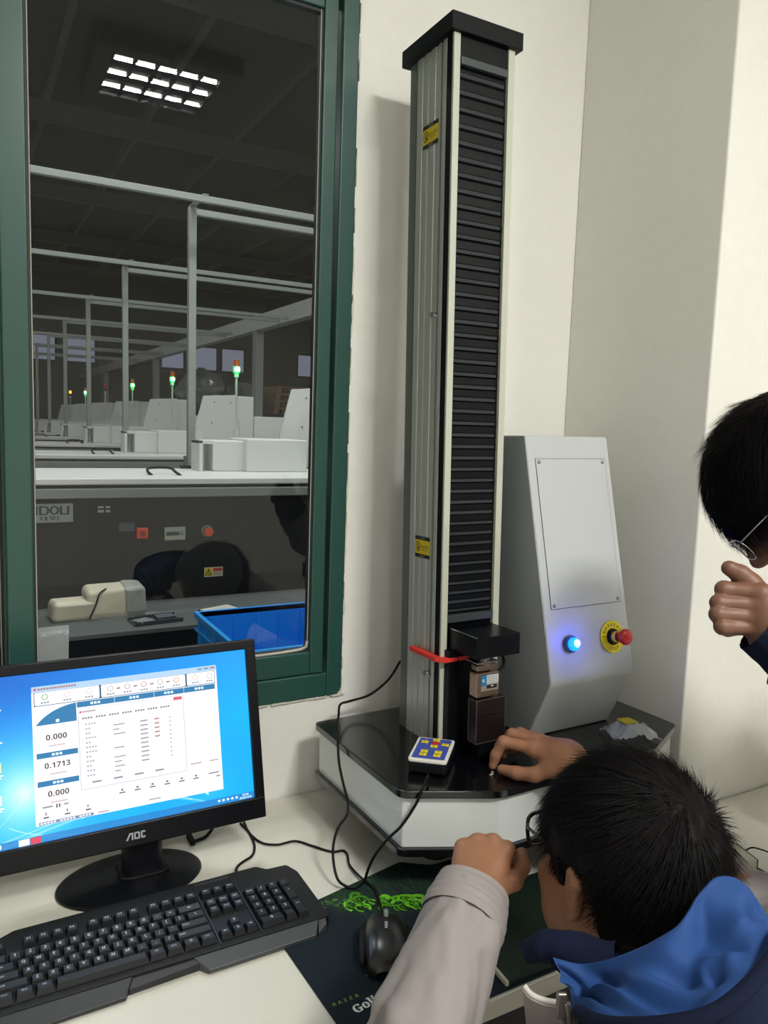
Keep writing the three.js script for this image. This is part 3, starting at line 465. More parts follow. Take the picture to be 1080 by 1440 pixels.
// ------------------------------------------------------------------ keyboard
{
  const KX = 0.018, t = thing('keyboard', 'black wired gaming keyboard with white legends in front of the monitor', 'keyboard', [KX, DESK, 0.395]);
  const U = 0.01905, tilt = rad(3);
  // case: outline in plan, x from the left Ctrl edge, z from the bottom row
  const top = [[-0.045, -0.128], [0.010, -0.139], [0.030, -0.150], [0.398, -0.153], [0.412, -0.138], [0.446, -0.136], [0.456, -0.110], [0.456, 0.018], [-0.045, 0.018]];
  const caseMat = phys(0x121416, 0.5, { specularIntensity: 0.6 });
  const cg = slabXZ(top, 0.003, 0.019, 0.004, 0.0015);
  part(t, 'case', cg, caseMat);
  const wing = (pts, y0, y1, dip) => { const g = slabXZ(pts, y0, y1, 0.002, 0.001), p = g.attributes.position; for (let i = 0; i < p.count; i++) if (p.getY(i) > (y0 + y1) / 2) p.setY(i, p.getY(i) - Math.max(0, (p.getZ(i) - 0.014)) * dip); g.computeVertexNormals(); return g; };
  const lip = phys(0x3a3e40, 0.42, { clearcoat: 0.15 });
  part(t, 'front_lip', wing([[-0.045, 0.013], [0.168, 0.013], [0.153, 0.040], [-0.02, 0.044], [-0.045, 0.040]], 0.002, 0.0185, 0.42), std(0x25282b, 0.45));
  part(t, 'front_lip', wing([[0.168, 0.013], [0.244, 0.013], [0.262, 0.026], [0.158, 0.032]], 0.002, 0.0165, 0.35), std(0x1e2124, 0.5));
  part(t, 'front_lip', wing([[0.244, 0.013], [0.440, 0.013], [0.426, 0.038], [0.264, 0.040]], 0.002, 0.0185, 0.42), lip);
  part(t, 'front_lip', wing([[0.440, 0.013], [0.4555, 0.013], [0.4555, -0.002], [0.448, 0.026], [0.430, 0.036]], 0.002, 0.018, 0.42), lip);
  part(t, 'divider', boxAB([15.14 * U - 0.0009, 0.0185, -0.118], [15.14 * U + 0.0009, 0.0215, 0.012], 0.0005), std(0x2c2f33, 0.4));
  part(t, 'divider', boxAB([18.37 * U - 0.0009, 0.0185, -0.118], [18.37 * U + 0.0009, 0.0215, 0.012], 0.0005), std(0x2c2f33, 0.4));
  part(t, 'rest_bar', boxAB([15.3 * U, 0.018, -0.148], [18.2 * U, 0.0195, -0.141], 0.0005), std(0x202327, 0.4));
  // keys: [row offset z, list of [x in units, width in units, legend]]
  const rows = [
    [-0.105, [[0, 1, 'Esc'], ...[2, 3, 4, 5, 6.5, 7.5, 8.5, 9.5, 11, 12, 13, 14].map((x, i) => [x, 1, 'F' + (i + 1)]), [15.25, 1, 'Prt'], [16.25, 1, 'Scr'], [17.25, 1, 'Pau']], 0.013],
    [-0.0762, [...'`1234567890-='].map((c, i) => [i, 1, c]).concat([[13, 2, '←'], [15.25, 1, 'Ins'], [16.25, 1, 'Hom'], [17.25, 1, 'PgU'], [18.5, 1, 'Num'], [19.5, 1, '/'], [20.5, 1, '*'], [21.5, 1, '-']]), 0.016],
    [-0.05715, [[0, 1.5, 'Tab'], ...[...'QWERTYUIOP[]'].map((c, i) => [1.5 + i, 1, c]), [13.5, 1.5, '\\'], [15.25, 1, 'Del'], [16.25, 1, 'End'], [17.25, 1, 'PgD'], [18.5, 1, '7'], [19.5, 1, '8'], [20.5, 1, '9'], [21.5, 1, '+', 2]], 0.016],
    [-0.0381, [[0, 1.75, 'Caps'], ...[...'ASDFGHJKL;\''].map((c, i) => [1.75 + i, 1, c]), [12.75, 2.25, 'Enter'], [18.5, 1, '4'], [19.5, 1, '5'], [20.5, 1, '6']], 0.016],
    [-0.01905, [[0, 2.25, 'Shift'], ...[...'ZXCVBNM,./'].map((c, i) => [2.25 + i, 1, c]), [12.25, 2.75, 'Shift'], [16.25, 1, '↑'], [18.5, 1, '1'], [19.5, 1, '2'], [20.5, 1, '3'], [21.5, 1, 'Ent', 2]], 0.016],
    [0, [[0, 1.25, 'Ctrl'], [1.25, 1.25, 'Win'], [2.5, 1.25, 'Alt'], [3.75, 6.25, ''], [10, 1.25, 'Alt'], [11.25, 1.25, 'Win'], [12.5, 1.25, '≡'], [13.75, 1.25, 'Ctrl'], [15.25, 1, '←'], [16.25, 1, '↓'], [17.25, 1, '→'], [18.5, 2, '0'], [20.5, 1, '.']], 0.016],
  ];
  const flatKeys = rows.flatMap(([z, ks, d]) => ks.map(([x, w, c, tall]) => ({ x, w, c, z, d, tall: tall || 1 })));
  const NC = 12, cell = 64;
  const legends = canvasTexture(NC * cell, Math.ceil((flatKeys.length + 1) / NC) * cell, (g, w, h) => {
    g.fillStyle = '#17191d'; g.fillRect(0, 0, w, h); g.fillStyle = '#aab0b8';
    flatKeys.forEach((k, i) => {
      const x = (i % NC) * cell, y = Math.floor(i / NC) * cell;
      if ('←↑→↓≡'.includes(k.c) && k.c) { g.save(); g.translate(x + 30, y + 26); g.rotate({ '←': Math.PI, '↑': -Math.PI / 2, '→': 0, '↓': Math.PI / 2, '≡': 0 }[k.c]); if (k.c === '≡') for (let j = -1; j < 2; j++) g.fillRect(-10, j * 8 - 2, 20, 4); else { g.fillRect(-14, -3, 18, 6); g.beginPath(); g.moveTo(2, -10); g.lineTo(15, 0); g.lineTo(2, 10); g.fill(); } g.restore(); return; }
      g.font = 'bold ' + (k.c.length === 1 ? 34 : k.c.length < 3 ? 26 : 19) + 'px sans-serif'; g.textAlign = 'center'; g.textBaseline = 'middle'; g.fillText(k.c, x + 29, y + 26);
    });
  });
  const keyMat = phys(0xffffff, 0.42, { map: legends, specularIntensity: 0.7 }), TH = Math.ceil((flatKeys.length + 1) / NC) * cell;
  flatKeys.forEach((k, i) => {
    const w = k.w * U - 0.0012, d = k.tall > 1 ? 2 * U - 0.0012 : (k.d > 0.015 ? U - 0.0012 : 0.0165), tx = 0.0028, hk = 0.0085, b = 0.0005;
    const x0 = -w / 2, x1 = w / 2, z0 = -d / 2, z1 = d / 2, X0 = x0 + tx, X1 = x1 - tx, Z0 = z0 + 0.0018, Z1 = z1 - 0.0038, ym = 0.0016;
    // bottom ring, shoulder ring, top ring
    const ring = (a0, a1, c0, c1, y) => [[a0, y, c1], [a1, y, c1], [a1, y, c0], [a0, y, c0]];
    const v = [...ring(x0, x1, z0, z1, 0), ...ring(x0 + 0.0006, x1 - 0.0006, z0 + 0.0004, z1 - 0.0006, ym), ...ring(X0 - b, X1 + b, Z0 - b, Z1 + b, hk - b), ...ring(X0 + b, X1 - b, Z0 + b, Z1 - b, hk)];
    const pos = [], uv = [], cu = (i % NC) * cell, cv = Math.floor(i / NC) * cell, blank = [(cu + 1) / (NC * cell), 1 - (cv + 1) / TH];
    const tri = (a, b2, c, u) => { for (const [n, q] of [[a, 0], [b2, 1], [c, 2]]) { pos.push(...v[n]); uv.push(...(u ? u[q] : blank)); } };
    for (let r = 0; r < 3; r++) for (let q = 0; q < 4; q++) { const a = r * 4 + q, c = r * 4 + (q + 1) % 4; tri(a, c, c + 4); tri(a, c + 4, a + 4); }
    // legend sits in a square at the middle of the cap (or its far left end for wide keys)
    const s = 0.0125, lx = k.w > 1.3 && k.c.length > 1 ? X0 + s / 2 : 0, lz = (Z0 + Z1) / 2 - (k.tall > 1 ? 0.006 : 0.0005);
    const P = [[lx - s / 2, lz + s / 2], [lx + s / 2, lz + s / 2], [lx + s / 2, lz - s / 2], [lx - s / 2, lz - s / 2]].map(([x, z]) => [Math.max(X0 + b, Math.min(X1 - b, x)), Math.max(Z0 + b, Math.min(Z1 - b, z))]);
    const U2 = P.map(([x, z]) => [(cu + 58 * (x - lx + s / 2) / s + 1) / (NC * cell), 1 - (cv + 1 + 52 * (z - lz + s / 2) / s) / TH]);
    tri(12, 13, 14); tri(12, 14, 15);
    const n0 = v.length; P.forEach(([x, z]) => v.push([x, hk + 0.00008, z]));
    tri(n0, n0 + 1, n0 + 2, [U2[0], U2[1], U2[2]]); tri(n0, n0 + 2, n0 + 3, [U2[0], U2[2], U2[3]]);
    const g = new THREE.BufferGeometry(); g.setAttribute('position', new THREE.Float32BufferAttribute(pos, 3)); g.setAttribute('uv', new THREE.Float32BufferAttribute(uv, 2)); g.computeVertexNormals();
    part(t, 'key', g, keyMat, [(k.x + k.w / 2) * U, 0.0192, k.z - 0.003 + (k.tall > 1 ? U / 2 : 0)], [k.z < -0.06 ? 0.10 : k.z > -0.01 ? -0.06 : 0.02, 0, 0]);
  });
}

// ------------------------------------------------------------------ mouse pad, mouse, green mat
{
  reseed(77);
  const c = [[0.404, 0.645], [0.392, 0.395], [0.470, 0.352], [0.655, 0.313], [0.700, 0.345], [0.830, 0.350], [0.800, 0.560], [0.772, 0.643]];
  const g = slabXZ(c, 0.0004, 0.0034, 0.008, 0.0008), p = g.attributes.position, uv = g.attributes.uv;
  for (let i = 0; i < p.count; i++) uv.setXY(i, (p.getX(i) - 0.38) / 0.46, 1 - (p.getZ(i) - 0.29) / 0.36);
  const art = canvasTexture(1472, 1152, (q, w, h) => {
    q.fillStyle = '#1b242b'; q.fillRect(0, 0, w, h);
    const X = (x) => (x - 0.38) / 0.46 * w, Y = (z) => (z - 0.29) / 0.36 * h;
    for (let i = 0; i < 30000; i++) { q.fillStyle = 'rgba(' + (rnd() > 0.5 ? '60,72,78' : '4,6,8') + ',0.16)'; q.fillRect(rnd() * w, rnd() * h, 2, 2); }
    // dark scaly green towards the far side, then bright green coils
    const mid = (x) => 0.386 + 0.49 * (x - 0.54);
    for (let i = 0; i < 2200; i++) { const x = 0.49 + 0.33 * rnd(), z = 0.300 + (mid(x) + 0.02 - 0.300) * rnd(), a = 0.10 + 0.30 * rnd(); q.strokeStyle = 'rgba(' + (26 + 40 * rnd() | 0) + ',' + (62 + 60 * rnd() | 0) + ',30,' + a + ')'; q.lineWidth = 2 + 4 * rnd(); q.beginPath(); q.moveTo(X(x), Y(z)); q.lineTo(X(x + 0.010 * (rnd() - 0.3)), Y(z + 0.008 + 0.014 * rnd())); q.stroke(); }
    for (let i = 0; i < 80; i++) {
      const x = 0.525 + 0.27 * rnd(), z = mid(x) + 0.034 * (rnd() - 0.5), r = 0.004 + 0.009 * rnd(); q.lineWidth = 10 + 16 * rnd(); q.strokeStyle = ['#4f961c', '#5fae22', '#3d7a18', '#6ab52e'][i % 4];
      q.beginPath(); q.ellipse(X(x), Y(z), r * 3200 * 1.35, r * 3200 * 0.85, 0.45 + rnd(), rnd() * 3, 4.2 + rnd() * 2); q.stroke();
      q.lineWidth = 5; q.strokeStyle = '#0c1708'; q.beginPath(); q.ellipse(X(x), Y(z), r * 3200 * 0.95, r * 3200 * 0.55, 0.45 + rnd(), 0, 5); q.stroke();
      q.lineWidth = 3; q.beginPath(); q.ellipse(X(x), Y(z), r * 3200 * 1.8, r * 3200 * 1.2, 0.45, 1, 3.4); q.stroke();
    }
    for (let i = 0; i < 90; i++) { q.fillStyle = rnd() > 0.4 ? 'rgba(88,160,36,0.75)' : 'rgba(180,200,165,0.55)'; const x = 0.465 + 0.075 * rnd(); q.fillRect(X(x), Y(0.368 + 0.3 * (x - 0.5) + 0.022 * (rnd() - 0.5)), 3 + 16 * rnd(), 2 + 3 * rnd()); }
    q.strokeStyle = '#aeb5b0'; q.lineWidth = 3; for (const [x, z] of [[0.477, 0.400], [0.475, 0.535]]) { q.beginPath(); q.moveTo(X(x) - 8, Y(z)); q.lineTo(X(x) + 8, Y(z)); q.moveTo(X(x), Y(z) - 7); q.lineTo(X(x), Y(z) + 7); q.stroke(); }
    q.save(); q.translate(X(0.409), Y(0.5665)); q.rotate(-0.02); q.font = 'bold 27px sans-serif'; q.fillStyle = '#7d9440'; [...'RAZER'].forEach((ch, i) => q.fillText(ch, i * 27, 0)); q.restore();
    q.save(); q.translate(X(0.4305), Y(0.5905)); q.rotate(-0.16); q.font = 'bold 58px serif'; q.fillStyle = '#d9dedb'; q.fillText('Goliathus', 0, 0); q.lineWidth = 2; q.strokeStyle = '#d9dedb'; q.strokeText('Goliathus', 0, 0); q.restore();
  });
  const t = thing('mouse_pad', 'black cloth mouse pad with a bright green coiled print under the mouse', 'mouse pad', [0, DESK, 0]);
  part(t, 'cloth', g, phys(0xffffff, 0.9, { specularIntensity: 0.3, map: art, bumpMap: weave, bumpScale: 0.0002 }));
}
{
  const c = [[0.652, 0.452], [1.215, 0.452], [1.215, 0.640], [0.640, 0.640]];
  const t = thing('cutting_mat', 'dark green mat with a pale left edge on the front of the desk', 'mat', [0, DESK, 0]);
  part(t, 'sheet', slabXZ(c, 0.004, 0.010, 0.003, 0.0006), phys(0x16241c, 0.65, { specularIntensity: 0.4, roughnessMap: speck }));
  part(t, 'pale_edge', slabXZ([[0.648, 0.452], [0.652, 0.452], [0.6405, 0.640], [0.6355, 0.640]], 0.004, 0.0106, 0, 0.0004), std(0xaaa996, 0.6));
}
{
  const t = thing('computer_mouse', 'black glossy computer mouse with a white logo on the mouse pad', 'mouse', [0.522, DESK + 0.0035, 0.503], -0.5);
  const prof = (k) => [0.012, 0.0245, 0.0315, 0.0345, 0.0350, 0.0320, 0.0255, 0.013][k], hgt = (k) => [0.010, 0.021, 0.030, 0.036, 0.0385, 0.036, 0.028, 0.013][k], pos = [], idx = [], N = 8, S = 24, zs = [-0.062, -0.056, -0.040, -0.018, 0.008, 0.032, 0.052, 0.061];
  const curve = (f, u) => { const x = u * (N - 1), i = Math.min(N - 2, Math.floor(x)), k = x - i; const p0 = f(Math.max(0, i - 1)), p1 = f(i), p2 = f(i + 1), p3 = f(Math.min(N - 1, i + 2)); return 0.5 * ((2 * p1) + (-p0 + p2) * k + (2 * p0 - 5 * p1 + 4 * p2 - p3) * k * k + (-p0 + 3 * p1 - 3 * p2 + p3) * k * k * k); };
  const R = 40; for (let r = 0; r <= R; r++) { const u = r / R, w = curve(prof, u), h = curve(hgt, u), z = curve((i) => zs[i], u); for (let s = 0; s <= S; s++) { const a = Math.PI * s / S, c = Math.cos(a), sn = Math.sin(a); pos.push(w * Math.sign(c) * Math.abs(c) ** 0.72, 0.001 + h * sn ** 0.8, z); } }
  for (let r = 0; r < R; r++) for (let s = 0; s < S; s++) { const a = r * (S + 1) + s, b = a + 1, c = a + S + 1, d = c + 1; idx.push(a, b, c, b, d, c); }
  const g = new THREE.BufferGeometry(); g.setAttribute('position', new THREE.Float32BufferAttribute(pos, 3)); g.setIndex(idx); g.computeVertexNormals();
  part(t, 'shell', g, phys(0x141516, 0.3, { clearcoat: 0.3, clearcoatRoughness: 0.25, side: THREE.DoubleSide }));
  part(t, 'side_grip', merge([new THREE.SphereGeometry(1, 20, 12).scale(0.008, 0.011, 0.045).translate(-0.0325, 0.013, 0.004), new THREE.SphereGeometry(1, 20, 12).scale(0.008, 0.011, 0.045).translate(0.0325, 0.013, 0.004)]), M.rubber);
  part(t, 'scroll_wheel', new THREE.TorusGeometry(0.0075, 0.0038, 10, 24).rotateY(Math.PI / 2).translate(0, 0.0285, -0.036), std(0x6d7173, 0.4));
  part(t, 'button_gap', tube([[0, 0.0205, -0.058], [0, 0.0292, -0.044], [0, 0.0345, -0.026], [0, 0.0385, -0.004]], 0.0006, 20, 6), M.blackMatt);
  const logo = canvasTexture(64, 128, (q, w, h) => { q.fillStyle = '#141516'; q.fillRect(0, 0, w, h); q.fillStyle = '#dfe2e0'; q.strokeStyle = '#dfe2e0'; q.lineWidth = 5; q.strokeRect(14, 8, 36, 112); for (let i = 0; i < 4; i++) q.fillRect(22, 20 + i * 26, 20, 15); });
  const lp = new THREE.PlaneGeometry(0.0062, 0.019, 1, 6).rotateX(-Math.PI / 2).translate(0, 0, -0.002), lq = lp.attributes.position; for (let i = 0; i < lq.count; i++) { const u = (lq.getZ(i) + 0.062) / 0.123; lq.setY(i, 0.0018 + 0.0386 - 0.0000 - Math.pow((lq.getZ(i) - 0.008) / 0.062, 2) * 0.0155); }
  lp.computeVertexNormals(); part(t, 'logo', lp, std(0xffffff, 0.4, { map: logo }));
}

// ------------------------------------------------------------------ cables on the desk
{
  const up = (pts) => pts.map(([x, y, z]) => [x, y + DESK, z]);
  single('control_pad_cable', tube(up([[0.7682, 0.2894, 0.1], [0.7571, 0.2412, 0.07], [0.7247, 0.2106, 0.055], [0.6791, 0.2037, 0.055], [0.640, 0.214, 0.090], [0.617, 0.208, 0.1312], [0.606, 0.189, 0.1457], [0.5895, 0.182, 0.1884], [0.5855, 0.1556, 0.2026], [0.5855, 0.1234, 0.2217], [0.5855, 0.1022, 0.24], [0.5793, 0.0931, 0.2571], [0.5693, 0.0870, 0.271], [0.5497, 0.0768, 0.2815], [0.5344, 0.0568, 0.2953], [0.5266, 0.0366, 0.3132], [0.5261, 0.0160, 0.3348], [0.538, 0.0068, 0.3433], [0.549, 0.0068, 0.3529], [0.559, 0.0192, 0.3604], [0.5605, 0.0503, 0.3740], [0.5640, 0.0800, 0.3880], [0.579, 0.1086, 0.3997], [0.5966, 0.1293, 0.4086], [0.6109, 0.1546, 0.4159], [0.6215, 0.1790, 0.4215], [0.6300, 0.1945, 0.4190], [0.6420, 0.1950, 0.4080], [0.6560, 0.1965, 0.3920]]), 0.0024, 220, 8), M.rubber, 'thin black cable looping from behind the column down to the hand-held control pad', 'cable');
  single('mouse_cable', tube(up([[0.4553, 0.003, 0.0594], [0.4507, 0.003, 0.114], [0.4612, 0.003, 0.1539], [0.4827, 0.003, 0.1694], [0.5161, 0.003, 0.1721], [0.5387, 0.003, 0.2013], [0.5634, 0.003, 0.2336], [0.5817, 0.003, 0.2382], [0.5834, 0.003, 0.2500], [0.572, 0.004, 0.2822], [0.5697, 0.0055, 0.3117], [0.5715, 0.0065, 0.3397], [0.5762, 0.0065, 0.3639], [0.5718, 0.0065, 0.3891], [0.5620, 0.0075, 0.4150], [0.5550, 0.010, 0.4400]]), 0.0020, 160, 8), M.rubber, 'thin black cable running over the white desk from behind the monitor to the mouse', 'cable');
  single('keyboard_cable', tube(up([[0.4462, 0.003, 0.0697], [0.4507, 0.003, 0.105], [0.4435, 0.003, 0.1585], [0.4291, 0.003, 0.1846], [0.4101, 0.003, 0.195], [0.3966, 0.003, 0.2052], [0.3890, 0.006, 0.2230], [0.3870, 0.0095, 0.2430]]), 0.0022, 90, 8), M.rubber, 'short black cable curving into the back edge of the keyboard', 'cable');
  const p = thing('monitor_cable', 'short black cable with a plug hanging behind the right foot of the monitor', 'cable');
  part(p, 'cord', tube(up([[0.352, 0.085, 0.085], [0.372, 0.052, 0.080], [0.3909, 0.020, 0.082], [0.3751, 0.004, 0.089], [0.3560, 0.004, 0.096], [0.3491, 0.004, 0.098]]), 0.003, 50, 8), M.rubber);
  part(p, 'plug', boxAB([0.342, DESK + 0.0006, 0.072], [0.351, DESK + 0.011, 0.105], 0.002), M.rubber);
}
// cable duct end and wire against the pillar at the right
{
  const t = thing('power_strip', 'dull grey power strip with a dark end at the foot of the pillar, right', 'power strip', [1.165, DESK, 0.585], -0.25);
  part(t, 'body', boxAB([-0.075, 0.0005, -0.028], [0.040, 0.034, 0.028], 0.003), std(0xa7a596, 0.5));
  part(t, 'end_cap', boxAB([0.040, 0.001, -0.0275], [0.0425, 0.0335, 0.0275], 0.001), std(0x55533f, 0.6));
  part(t, 'wire', tube([[0.0425, 0.026, -0.01], [0.060, 0.031, -0.012], [0.085, 0.024, -0.012], [0.125, 0.005, -0.02], [0.18, 0.003, -0.03]], 0.0014, 40, 6), M.blackMatt);
}
// ------------------------------------------------------------------ the works hall beyond the window
struct('ground', at(box(20.4, 0.2, 24.2), 2, -0.1, -12.28), M.concrete);
struct('roof', at(box(20.4, 0.2, 24.2), 2, 6.1, -12.28), M.roofSteel);
struct('wall_far', at(box(20.4, 6, 0.2), 2, 3, -24.3), std(0x3c4245, 0.8));
struct('wall_west', at(box(0.2, 6, 24), -8.1, 3, -12.2), std(0x4a5052, 0.8));
struct('wall_east', at(box(0.2, 6, 24), 12.1, 3, -12.2), std(0x4a5052, 0.8));
struct('wall_partition', merge([boxAB([-8.2, 3.28, -0.18], [12.2, 6.0, 0], 0), boxAB([-8.2, 0, -0.18], [RX0 - 0.2, 3.28, 0], 0), boxAB([RX1 + 0.2, 0, -0.18], [12.2, 3.28, 0], 0)]), std(0x8a8d8a, 0.8));
{
  const g = new THREE.Group(); g.name = 'beam'; tag(g, null, null, null, 'structure'); scene.add(g);
  for (let i = 0; i < 13; i++) part(g, 'purlin', box(0.09, 0.16, 23.6), M.purlin, [-5.6 + i * 1.35, 5.92, -12.2]);
  for (let i = 0; i < 6; i++) part(g, 'rafter', box(20, 0.26, 0.16), M.purlin, [2, 5.72, -2.6 - i * 4.1]);
}
// hall lamps; the low one is added to brighten the crate
FACTORY_LAMPS.forEach(([x, z, y], i) => {
  const t = thing('hall_lamp', 'flat white strip lamp under the hall roof, ' + ['added low over the blue crate to brighten it', 'above the nearest knitting machine', 'left of the second row of machines', 'left of the fourth row of machines', 'left of the sixth row of machines', 'right of the third row of machines', 'right of the fifth row of machines', 'right of the nearest machine'][i], 'ceiling lamp', [x, y, z], 0, 'strip lamps under the hall roof');
  part(t, 'housing', boxAB([-0.72, -0.02, -0.17], [0.72, 0.06, 0.17], 0.005), M.machineGrey);
  part(t, 'diffuser', boxAB([-0.70, -0.028, -0.15], [0.70, -0.0205, 0.15], 0.002), std(0xffffff, 0.5, { emissive: 0xf4fff8, emissiveIntensity: 4 }));
  part(t, 'hanger', merge([rod([-0.5, 0.06, 0], [-0.5, 6 - y, 0], 0.006, 6), rod([0.5, 0.06, 0], [0.5, 6 - y, 0], 0.006, 6)]), M.galvanised);
  const l = new THREE.RectAreaLight(FACTORY_COLOR, FACTORY_LAMP, 1.4, 0.3); l.position.set(0, -0.03, 0); l.rotation.x = -Math.PI / 2; t.add(l);
});
const greenGlow = std(0x0a8a3a, 0.4, { emissive: 0x19ff5a, emissiveIntensity: 2.2 }), greenCore = std(0xd8ffe0, 0.4, { emissive: 0xb8ffd0, emissiveIntensity: 2.2 }), redLens = std(0xa8401c, 0.4, { emissive: 0x6a1606, emissiveIntensity: 0.5 }), amberGlow = std(0xff9a20, 0.4, { emissive: 0xff9a20, emissiveIntensity: 2.5 }), blackLens = std(0x3d4a42, 0.4);
// one machine of the row; k counts rows away from the window
function knittingMachine(k, label, lamp) {
  const t = thing('knitting_machine', label, 'knitting machine', [0, DESK, -1.8 - 1.9 * k], 0);
  part(t, 'top_cover', merge([boxAB([-1.4, 0.490, -0.64], [2.3, 0.517, 0.0], 0.006)]), M.machineWhite);
  part(t, 'front_rail', boxAB([-1.4, 0.438, -0.1], [2.3, 0.476, 0.012], 0.003), M.machineGrey);
  part(t, 'slot', boxAB([-1.4, 0.477, -0.6], [2.3, 0.489, -0.006], 0.001), M.blackMatt);
  part(t, 'front_panel', boxAB([-1.38, -0.70, -0.30], [2.28, 0.437, -0.03], 0.004), M.machineDark);
  part(t, 'back_trough', boxAB([-1.4, 0.40, -0.88], [2.3, 0.425, -0.65], 0.003), M.machineDark); part(t, 'back_rail', boxAB([-1.4, 0.36, -0.92], [2.3, 0.478, -0.885], 0.003), M.machineDark);
  part(t, 'frame', merge([boxAB([-1.38, -0.749, -0.86], [-1.25, 0.40, -0.31], 0.003), boxAB([2.15, -0.749, -0.86], [2.28, 0.40, -0.31], 0.003), boxAB([-1.3, -0.749, -0.3], [2.2, -0.70, -0.03], 0.003)]), M.machineDark);
  const hx = k === 0 ? 0.765 : 0.745 + 0.06 * (k % 3);
  part(t, 'handle', tube([[hx - 0.052, 0.518, -0.16], [hx - 0.062, 0.530, -0.19], [hx - 0.045, 0.543, -0.24], [hx + 0.045, 0.543, -0.24], [hx + 0.056, 0.530, -0.19], [hx + 0.066, 0.518, -0.14]], 0.006, 40, 8), M.blackMatt);
  // clamps along the back of the cover
  for (const [x, w] of [[0.95, 0.05], [1.03, 0.06], [1.2, 0.08]]) part(t, 'clamp', boxAB([x, 0.518, -0.63], [x + w, 0.532, -0.60], 0.002), M.blackMatt);
  // boxes standing on the right of the cover
  part(t, 'cam_box', merge([boxAB([1.055, 0.5175, -0.62], [1.222, 0.664, -0.42], 0.006)]), M.machineWhite);
  part(t, 'cam_box', boxAB([1.205, 0.5175, -0.64], [1.52, 0.676, -0.36], 0.006), M.machineWhite);
  part(t, 'side_bracket', merge([boxAB([0.985, 0.5175, -0.55], [1.003, 0.665, -0.40], 0.003), boxAB([0.985, 0.648, -0.55], [1.05, 0.665, -0.40], 0.003), boxAB([1.03, 0.5175, -0.55], [1.05, 0.645, -0.53], 0.003)]), M.machineWhite);
  // tall housing at the right end
  const side = outline([[1.46, 0.518], [1.47, 0.70], [1.535, 0.945], [1.80, 0.962], [1.80, 0.518]], 0.01);
  const ho = part(t, 'housing', merge([new THREE.ExtrudeGeometry(side, { depth: 0.012, bevelEnabled: false }).translate(0, 0, -0.78), boxAB([1.64, 0.518, -0.98], [1.95, 0.955, -0.80], 0.008), boxAB([1.95, 0.518, -1.0], [2.3, 0.80, -0.78], 0.006)]), M.machineWhite, [k ? 0.10 : 0.06, 0, 0]);
  part(ho, 'door_panel', boxAB([1.98, 0.55, -0.779], [2.27, 0.72, -0.775], 0.002), M.machineWhite);
  part(ho, 'door_panel', boxAB([1.83, 0.55, -0.799], [1.93, 0.76, -0.795], 0.002), M.machineWhite);
  for (const [x, y] of [[1.60, 0.60], [1.60, 0.74], [1.62, 0.90], [1.75, 0.90], [1.75, 0.60]]) part(ho, 'rivet', new THREE.SphereGeometry(0.006, 8, 6).translate(x, y, -0.767), M.machineGrey);
  if (lamp) {
    const st = part(t, 'signal_tower', merge([rod([1.73, 0.80, -0.26], [1.73, 1.085, -0.26], 0.008, 10), rod([1.73, 0.66, -0.26], [1.73, 0.80, -0.26], 0.004, 8), at(cyl(0.016, 0.018, 0.03, 14), 1.73, 1.085, -0.26)]), M.machineWhite);
    if (k) part(st, 'bracket', boxAB([1.715, 0.52, -0.275], [1.745, 0.70, -0.245], 0.003), M.machineWhite);
    part(st, 'lens', at(cyl(0.023, 0.023, 0.044, 18), 1.73, 1.123, -0.26), lamp === 'green' ? greenGlow : blackLens);
    if (lamp === 'green') { part(st, 'lens_core', at(new THREE.SphereGeometry(0.021, 14, 10), 1.73, 1.125, -0.243), greenCore); const l = new THREE.PointLight(0x30ff70, 0.02); l.position.set(1.73, 1.122, -0.205); t.add(l); }
    part(st, 'lens', at(cyl(0.021, 0.021, 0.046, 18), 1.73, 1.1685, -0.26), lamp === 'amber' ? amberGlow : redLens);
    part(st, 'cap', at(cyl(0.012, 0.019, 0.006, 18), 1.73, 1.195, -0.26), M.machineGrey);
  }
  return t;
}
const rowNames = ['nearest', 'second', 'third', 'fourth', 'fifth', 'sixth', 'seventh'];
const rowLamps = ['green', 'green', 'green', 'green', 'red', 'green', 'amber'];
const machines = rowNames.map((n, k) => knittingMachine(k, k === 0 ? 'nearest white knitting machine with dark front, closest to the window glass' : n + ' white knitting machine back from the window, ' + (rowLamps[k] === 'green' ? 'green signal lamp lit' : rowLamps[k] === 'red' ? 'dull red signal lamp' : 'amber signal lamp lit'), rowLamps[k]));
